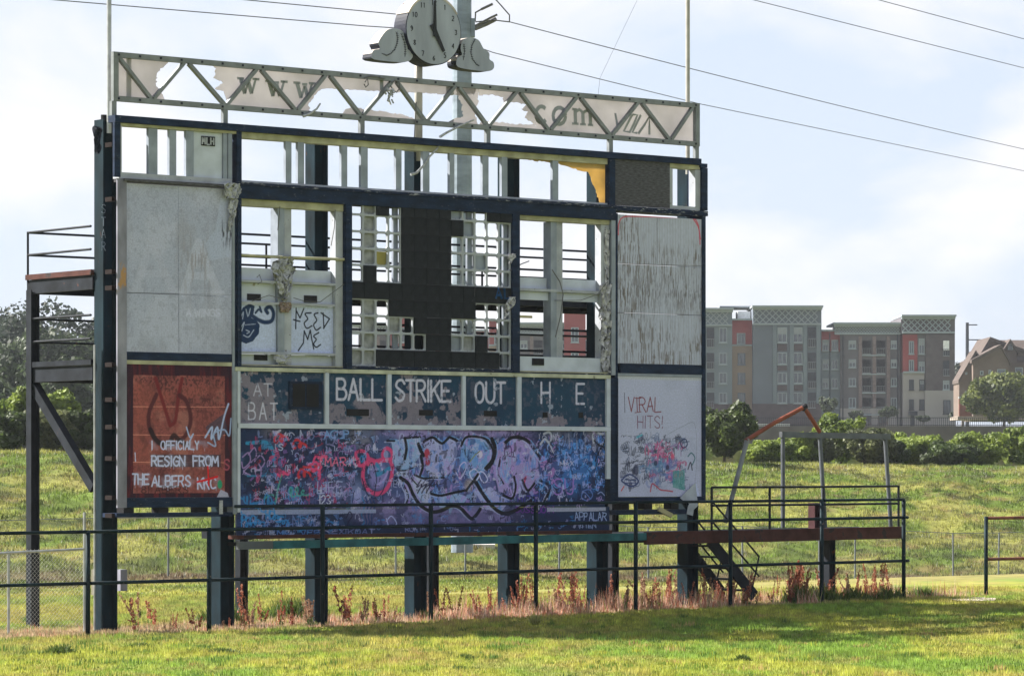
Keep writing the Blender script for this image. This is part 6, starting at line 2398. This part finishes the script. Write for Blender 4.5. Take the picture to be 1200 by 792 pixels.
def seg_G(x):
    bb(x, x + 63, 372, 392, -1.2, 14, 'wall', BRNW)
    bb(x + 2, x + 19, 392.2, 436, -1.2, 14, 'wall', REDR)
    bb(x + 2, x + 27, 436.3, 500, -1.5, 14, 'wall', STONE)
    bb(x + 19.2, x + 28, 392.2, 436, -1.1, 14, 'wall', BRNW)
    bb(x + 28.2, x + 62.5, 392.2, 457.5, -1.6, 14, 'wall', BRICK)
    bb(x + 27.2, x + 63, 457.8, 500, -1.9, 14, 'wall', STONE)
    cornice(x + 1, x + 62, 369.5, 391, -1.6)
    bb(x + 2, x + 27, 435.3, 437.4, -1.8, -1.51, 'string_course', TRIM)
    for (a, b) in ((400, 415), (422, 435.5)):
        win(x + 9, x + 15, a, b, -1.2)
    for (a, b, bl) in ((397, 415, 1), (424, 436, 1)):
        win(x + 20.5, x + 27.5, a, b, -1.15, True)
    for (a, b) in ((445, 457), (468, 480)):
        win(x + 21, x + 27, a, b, -1.55, a < 450, DARKO)
        win(x + 9, x + 14.5, a, b, -1.55, False, DARKO)
    for (a, b) in ((399, 418), (423, 441)):
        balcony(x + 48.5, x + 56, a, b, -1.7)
    bb(x + 48.7, x + 55.8, 399.5, 411, -1.72, -1.69, 'balcony_daylight_patch', mat('painted_daylight_white', (.8, .8, .8), .8))  # white sheet painted as daylight in the open balcony corner
    win(x + 48.5, x + 56, 446, 457, -1.62, True)
    win(x + 48.5, x + 57, 469, 485, -1.95, False, DARKO)
    bb(x + 8.5, x + 18, 482, 487, -2.6, -1.51, 'awning', DARKO)
    bb(x + 11, x + 15, 487.3, 500, -1.6, -1.51, 'door', DARKO)


seg_A(826)
seg_B(858)
seg_D(882)
seg_E(963)
seg_F(985)
seg_G(1055)
bb(866, 881, 364, 373, 3, 8, 'stair_tower', mat('painted_daylight_white', (.8, .8, .8), .8))  # near-white colour stands for sunlight on the tower
bb(845, 912, 357.2, 359, 4, 13, 'roof_slab', TRIM)
# the part seen through the holes of the scoreboard
for xx in (420, 600):
    seg_F(xx + 0)
    seg_E(xx + 70)
    seg_A(xx + 95)
seg_B(573)
seg_E(547.2)
seg_B(727)
seg_F(751)
for a_ in (667,):
    bb(a_ - 6, a_ + 19, 361, 470, -1.2, 0, 'wall', REDR)
    for (a, b) in rows4:
        win(a_ + 2, a_ + 11, a, b, -1.2)
for a_ in (458,):
    bb(a_, a_ + 26, 370, 470, -1.2, 0, 'wall', REDR)
    for (a, b) in rows4:
        win(a_ + 9, a_ + 17, a, b, -1.2)

# retaining wall in front of the building, railing, low white guard rail
YR = 298.0
o = MB().box(at(330, YR) - at(1000, YR), at(1400, YR) - at(1000, YR), 0, .6, -6, zat(499, YR) - 6.0).build('retaining_wall', mat('grey_block_wall', (.11, .10, .098), .95, var=.25, scale=.6))
o.location = (at(1000, YR), YR, 6.0)
tag(o, 'long dark grey retaining wall below the apartment building', 'wall')
RL = thing('boundary_fence', 'thin dark metal fence along the top of the retaining wall', 'fence', (at(1000, YR), YR + .25, zat(499, YR)))
for k in range(160):
    x = at(870, YR) - at(1000, YR) + k * .18
    MB().box(x, x + .035, 0, .04, 0, .75).build('picket', DARKO, RL)
for zz in (.05, .7):
    MB().box(at(870, YR) - at(1000, YR), at(1400, YR) - at(1000, YR), .07, .1, zz, zz + .05).build('rail', DARKO, RL)
o = MB().box(at(868, 330), at(926, 330), 330, 330.4, zat(499, 330) , zat(496.5, 330)).build('guard_rail', mat('pale_rail', (.55, .56, .58), .6))
tag(o, 'pale horizontal guard rail in front of the building base left of the bent pipe', 'rail')
o = MB().box(at(1120, 420), at(1215, 420), 418, 426, zat(489, 420) - .3, zat(488, 420)).build('driveway', mat('pale_drive', (.26, .22, .19), .9))
o['kind'] = 'structure'

# small trees at the building foot, tree in front of the house
for (px, yt, w_, s_, lab) in ((970, 464, 24, 1, 'dark street tree against the building beside the bent pipe'), (1003, 482, 15, 2, 'small street tree left of the building\'s middle'),
                              (1040, 476, 26, 3, 'dark street tree before the brown facade'), (1082, 488, 14, 4, 'tiny tree by the cream building base'), (1122, 484, 20, 5, 'dark shrub at the building\'s right corner')):
    tree('street_tree', lab, 'tree', px, 500, yt, w_, (.02, .03, .018), (.05, .07, .03), 120 + s_, 900, .6, 'street trees at the apartment building', zbase=bZ(500), htrunk=.3, nb=8)
tree('tree', 'big rounded tree in front of the brown house at the right edge', 'tree', 1176, 400, 434, 92, (.035, .052, .016), (.19, .22, .05), 140, 12000, .42, None, zbase=7.5, htrunk=-.02, nb=24)
tree('tree', 'dark tree top between the apartment tower and the house', 'tree', 1128, 600, 418, 34, FOR, FOT, 141, 1500, .9, None, zbase=9, htrunk=.1, nb=10)

# house at the right edge
YH = 470.0
HS = thing('house', 'brown gabled house with steep roofs behind the big tree at the right edge', 'house', (at(1160, YH), YH, zat(492, YH)))
hx = lambda px: at(px, YH) - at(1160, YH)
hz = lambda py: zat(py, YH) - zat(492, YH)
HW = mat('brown_siding', (.135, .105, .09), .9, var=.15, scale=.6)
HB = mat('house_brick', (.15, .055, .042), .9, var=.2, scale=1)
HR = mat('shingle_roof', (.085, .068, .062), .95, var=.2, scale=1.2)


def gable(x0, x1, xa, ye, ya, d0, d1, wallm=HW, over=.5):
    """gable facing the camera: eaves px x0,x1 at ye, apex px xa at ya"""
    MB().prism([(hx(x0), 0), (hx(x1), 0), (hx(x1), hz(ye)), (hx(xa), hz(ya)), (hx(x0), hz(ye))], d0, d1).build('wall', wallm, HS)
    for (a, b) in (((x0, ye), (xa, ya)), ((x1, ye), (xa, ya))):
        pa, pb = (hx(a[0]), hz(a[1])), (hx(b[0]), hz(b[1]))
        n_ = Vector((pb[0] - pa[0], pb[1] - pa[1])).normalized()
        pa = (pa[0] - n_.x * .3, pa[1] - n_.y * .3)
        mb = MB().quadbox([(pa[0], d0 - over, pa[1]), (pb[0], d0 - over, pb[1]), (pb[0], d1, pb[1]), (pa[0], d1, pa[1]),
                           (pa[0], d0 - over, pa[1] + .45), (pb[0], d0 - over, pb[1] + .45), (pb[0], d1, pb[1] + .45), (pa[0], d1, pa[1] + .45)])
        mb.build('roof', HR, HS)


gable(1124, 1165, 1143, 447, 414, 0, 6)
gable(1138, 1180, 1170, 425, 408, -2, 10)
gable(1150, 1240, 1166, 424, 397, 5, 18)
MB().quadbox([(hx(1166), 4, hz(424)), (hx(1230), 4, hz(424)), (hx(1230), 9, hz(399)), (hx(1166), 9, hz(399)),
              (hx(1166), 4, hz(424) + .4), (hx(1230), 4, hz(424) + .4), (hx(1230), 9, hz(399) + .4), (hx(1166), 9, hz(399) + .4)]).build('roof', HR, HS)
MB().box(hx(1166), hx(1230), 2, 4.5, 0, hz(424)).build('wall', HW, HS)
MB().box(hx(1123.5), hx(1150), -.5, -.02, 0, hz(467)).build('brick_base', HB, HS)
MB().box(hx(1123), hx(1150.5), -.6, -.02, hz(467) + .01, hz(465)).build('string_course', TRIM, HS)
for (x, y, w_, h_, d) in ((1146, 435, 4, 5, -2), (1156, 434, 3, 5, -2), (1131, 458, 4, 5, -.02), (1166, 433, 10, 9, -2), (1192, 430, 9, 9, 2), (1131, 436, 2.5, 3, 0), (1185, 402, 6, 7, 3.4)):
    f = MB().box(hx(x), hx(x + w_), d - .12, d, hz(y + h_), hz(y)).build('window', TRIM, HS)
    MB().box(hx(x) + .12, hx(x + w_) - .12, d - .15, d - .121, hz(y + h_) + .12, hz(y) - .12).build('pane', GLASS, f)
gable(1180, 1196, 1188, 412, 400, 3.5, 8)
# utility pole beyond
o = MB().tube([(0, 0, 0), (0, 0, zat(378, 620) - 9)], .38, 8, .28).build('utility_pole', DARKO)
o.location = (at(1133.5, 620), 620, 9)
tag(o, 'thin distant utility pole between the apartment tower and the house', 'pole')
o2 = MB().box(0, 1.8, -.1, .1, zat(380, 620) - 9.2, zat(380, 620) - 9).build('cross_arm', DARKO, o)
MB().box(0, 2.4, -.1, .1, zat(397.5, 620) - 9.2, zat(397.5, 620) - 9).build('cross_arm', DARKO, o)

# ------------------------------------------------------------------ weeds along the fence
def weed_strip():
    # pale dead grass and seed heads under the fence line
    n = 100000
    u = NR.uniform(-4, 24, n)
    w = -0.7 + NR.rand(n) ** 1.3 * 3.6
    X = X0 + DU[0] * u + DW[0] * w
    Y = Y0 + DU[1] * u + DW[1] * w
    dens = smooth(.38, .62, fbm(u * 1.1, w * 1.5 + 40, 3)) * (1 - .6 * smooth(.8, 2.8, w))
    dens = dens * (.3 + .7 * smooth(1, 9, u)) * (1 - .85 * smooth(17, 20, u))
    k = NR.rand(n) < dens
    X, Y, u, w = X[k], Y[k], u[k], w[k]
    c = np.array([(0.62, 0.40, 0.30), (0.52, 0.27, 0.18), (0.66, 0.50, 0.38), (.42, .14, .08), (.18, .26, .04)])[NR.choice(5, len(X), p=(.3, .25, .2, .15, .1))]
    c = c * (.7 + .6 * NR.rand(len(X)))[:, None]
    H = (.05 + .26 * NR.rand(len(X)) ** 3) * (.55 + 1.0 * smooth(5, 12, u)) * (.5 + fbm(u * 1.3, w + 9, 3))
    blades('dead_grass', X, Y, H, .010 + .012 * NR.rand(len(X)), c, .45)


weed_strip()


def stalk_mesh(seed, kind):
    """one seed stalk: thin stem, side branches packed with seed clusters"""
    r = random.Random(seed)
    V, C = [], []
    H = 1.0
    brown = [(.30, .085, .045), (.38, .13, .075), (.20, .055, .04), (.42, .20, .13)] if seed % 3 else [(.34, .21, .13), (.26, .15, .09), (.44, .30, .20), (.22, .10, .06)]
    greenc = [(.09, .13, .03), (.13, .17, .04)]

    def quad(p, s, col):
        a = Vector((r.uniform(-1, 1), r.uniform(-1, 1), r.uniform(-.3, .3))).normalized()
        b = Vector((r.uniform(-.3, .3), r.uniform(-.3, .3), 1)).normalized()
        for q in (p - a * s * .5 - b * s * .5, p + a * s * .5 - b * s * .5, p + a * s * .5 + b * s, p - a * s * .5 + b * s):
            V.append(tuple(q))
            C.append(col)

    for st in range(r.randint(2, 4)):
        bx0 = Vector((r.uniform(-.05, .05), r.uniform(-.05, .05), 0))
        top = bx0 + Vector((r.gauss(0, .17), r.uniform(-.1, .1), H * r.uniform(.45, 1.0)))
        for i in range(9):
            a, b = bx0.lerp(top, i / 9), bx0.lerp(top, (i + 1) / 9)
            s = Vector((.007, 0, 0))
            for q in (a - s, a + s, b + s, b - s):
                V.append(tuple(q))
                C.append((.2, .1, .06))
        for i in range(70):
            t = r.uniform(.3, 1.0)
            p = bx0.lerp(top, t) + Vector((r.gauss(0, .022), r.gauss(0, .022), 0)) * (1.6 - t)
            quad(p, r.uniform(.014, .034), r.choice(brown))
        for i in range(5):
            t = r.uniform(.05, .4)
            quad(bx0.lerp(top, t) + Vector((r.uniform(-.06, .06), 0, 0)), r.uniform(.03, .07), r.choice(greenc if kind else brown))
    o = tri_mesh('seed_stalk', np.array(V), np.array(C), LEAFM, None, None, 4)
    return o


protos = []
for k in range(14):
    o = stalk_mesh(200 + k, k % 2)
    tag(o, 'rust-brown dried seed stalk standing in the weeds along the pipe fence', 'weed stalk', 'dried seed stalks along the pipe fence')
    protos.append(o)
spots = []
for (px, w_, h_) in ((158, .1, .9), (163, 2.2, 1.1), (180, 2.4, .9), (288, .8, 1.1), (293, .5, .9), (330, .2, .95), (341, .3, .8), (365, .2, .8), (404, .4, 1.25), (409, .5, .8), (425, .0, .7),
                     (441, .1, .7), (452, .1, .8), (460, .1, .6), (534, .0, .9), (560, .2, .7), (566, .1, .9), (572, .2, .85), (604, .3, .6), (614, .9, 1.2)):
    spots.append((px, w_, h_ * .8))
r = random.Random(77)
for k in range(190):
    px = r.choice([r.uniform(600, 880), r.uniform(640, 940), r.uniform(150, 600), r.uniform(920, 1045)])
    spots.append((px, r.uniform(-.3, 1.8), (.28 + .7 * r.random() ** 1.6) * (.7 if px < 600 else 1)))
first = set()
for i, (px, w_, h_) in enumerate(spots):
    k = i % 14
    if k not in first:
        o = protos[k]
        first.add(k)
    else:
        o = protos[k].copy()
        COL.objects.link(o)
    X, Y = W2(U(px, w_), w_)
    o.location = (X, Y, float(ground_z(X, Y)) - .02)
    o.scale = (h_ * r.uniform(.9, 1.3),) * 2 + (h_,)
    o.rotation_euler = (0, 0, r.uniform(0, tau))


def weed_clump(px, w_, h_, wd, n, seed, label, cols=((.05, .085, .02), (.12, .17, .03)), world=None):
    rs = np.random.RandomState(seed)
    if world is None:
        X, Y = W2(U(px, w_), w_)
    else:
        X, Y = world
    p = rs.normal(size=(n, 2)) * wd * .4
    H = h_ * (.4 + .6 * rs.rand(n)) * np.exp(-(np.hypot(p[:, 0], p[:, 1]) / wd) ** 2)
    zz = ground_z(X + p[:, 0], Y + p[:, 1]) - float(ground_z(X, Y)) - .01
    ln = rs.normal(size=(n, 2)) * .35 * H[:, None]
    wdt = .012 + .02 * rs.rand(n)
    an = rs.rand(n) * pi
    V = np.zeros((n, 3, 3))
    V[:, 0] = np.stack([p[:, 0] - np.cos(an) * wdt, p[:, 1] - np.sin(an) * wdt, zz], -1)
    V[:, 1] = np.stack([p[:, 0] + np.cos(an) * wdt, p[:, 1] + np.sin(an) * wdt, zz], -1)
    V[:, 2] = np.stack([p[:, 0] + ln[:, 0], p[:, 1] + ln[:, 1], zz + H], -1)
    t = rs.rand(n)[:, None]
    C = np.array(cols[0]) * (1 - t) + np.array(cols[1]) * t
    o = tri_mesh('weed_clump', V.reshape(-1, 3), np.repeat(C[:, None], 3, 1).reshape(-1, 3), GRASSM)
    o.location = (X, Y, float(ground_z(X, Y)))
    tag(o, label, 'weeds', 'green weed clumps')
    return o


for i, (px, w_, h_, wd, n, lab) in enumerate(((965, .2, .5, .5, 420, 'dark green weeds round the foot of the walkway leg'), (1000, -.1, .4, .6, 420, 'dark green weeds under the right end of the walkway'),
                                             (1040, -.2, .4, .5, 350, 'green weeds at the corner post of the pipe fence'), (1080, .2, .3, .5, 400, 'low weeds just past the end post'),
                                             (935, .0, .6, .4, 500, 'green weeds left of the walkway leg'), (500, .0, .3, .25, 250, 'small green weed at the post left of the middle'),
                                             (260, 3.0, .5, .6, 500, 'green weed tuft beyond the second column'), (345, 3.2, .6, .8, 700, 'leafy green tuft seen between columns under the board'))):
    weed_clump(px, w_, h_, wd, n, 300 + i, lab)
for i, (px, py, h_, wd, lab) in enumerate(((72, 763, .22, .35, 'dark tuft of coarse grass in the lawn at lower left'), (165, 757, .16, .4, 'low weedy tuft right of the dark tuft in the lawn'),
                                          (260, 762, .14, .35, 'faint tuft in the lawn below the second fence post'), (628, 733, .3, .06, 'single tall weed in the lawn before the fourth fence post'),
                                          (545, 768, .12, .2, 'small dark tuft in the middle of the lawn'), (870, 770, .14, .15, 'small tuft in the lawn at lower right'))):
    Y = CAMZ * F / (py - HZ)
    weed_clump(0, 0, h_, wd, 500, 340 + i, lab, world=(at(px, Y), Y), cols=((.05, .085, .02), (.12, .17, .03)) if h_ < .25 else ((.30, .33, .10), (.45, .42, .16)))

# pale bare patch beside the right fence
PT = [(at(px, 86) , 3.2 * F / (py - HZ)) for px, py in ((1075, 704.5), (1110, 702.5), (1130, 703.5), (1122, 705.5), (1090, 706.5))]
mb = MB()
for (x, y) in PT:
    mb.v.append((x * 1.0, y - 3.0, float(ground_z(x, y - 3.0)) + .02))
mb.f.append((0, 4, 3, 2, 1))
mb.build('bare_path', mat('pale_dust', (.5, .42, .36), .95), None, 'structure')

# ------------------------------------------------------------------ haze
hb = MB().box(-420, 420, -8, 760, -6, 46)
hm = bpy.data.materials.new('haze')
hm.use_nodes = True
N_, L_ = hm.node_tree.nodes, hm.node_tree.links
N_.remove(N_['Principled BSDF'])
pv = N_.new('ShaderNodeVolumePrincipled')
pv.inputs['Color'].default_value = (.86, .92, 1.0, 1)
pv.inputs['Density'].default_value = 0.0001
pv.inputs['Anisotropy'].default_value = 0.1
L_.new(pv.outputs[0], N_['Material Output'].inputs['Volume'])
hb.build('haze', hm, None, 'stuff')
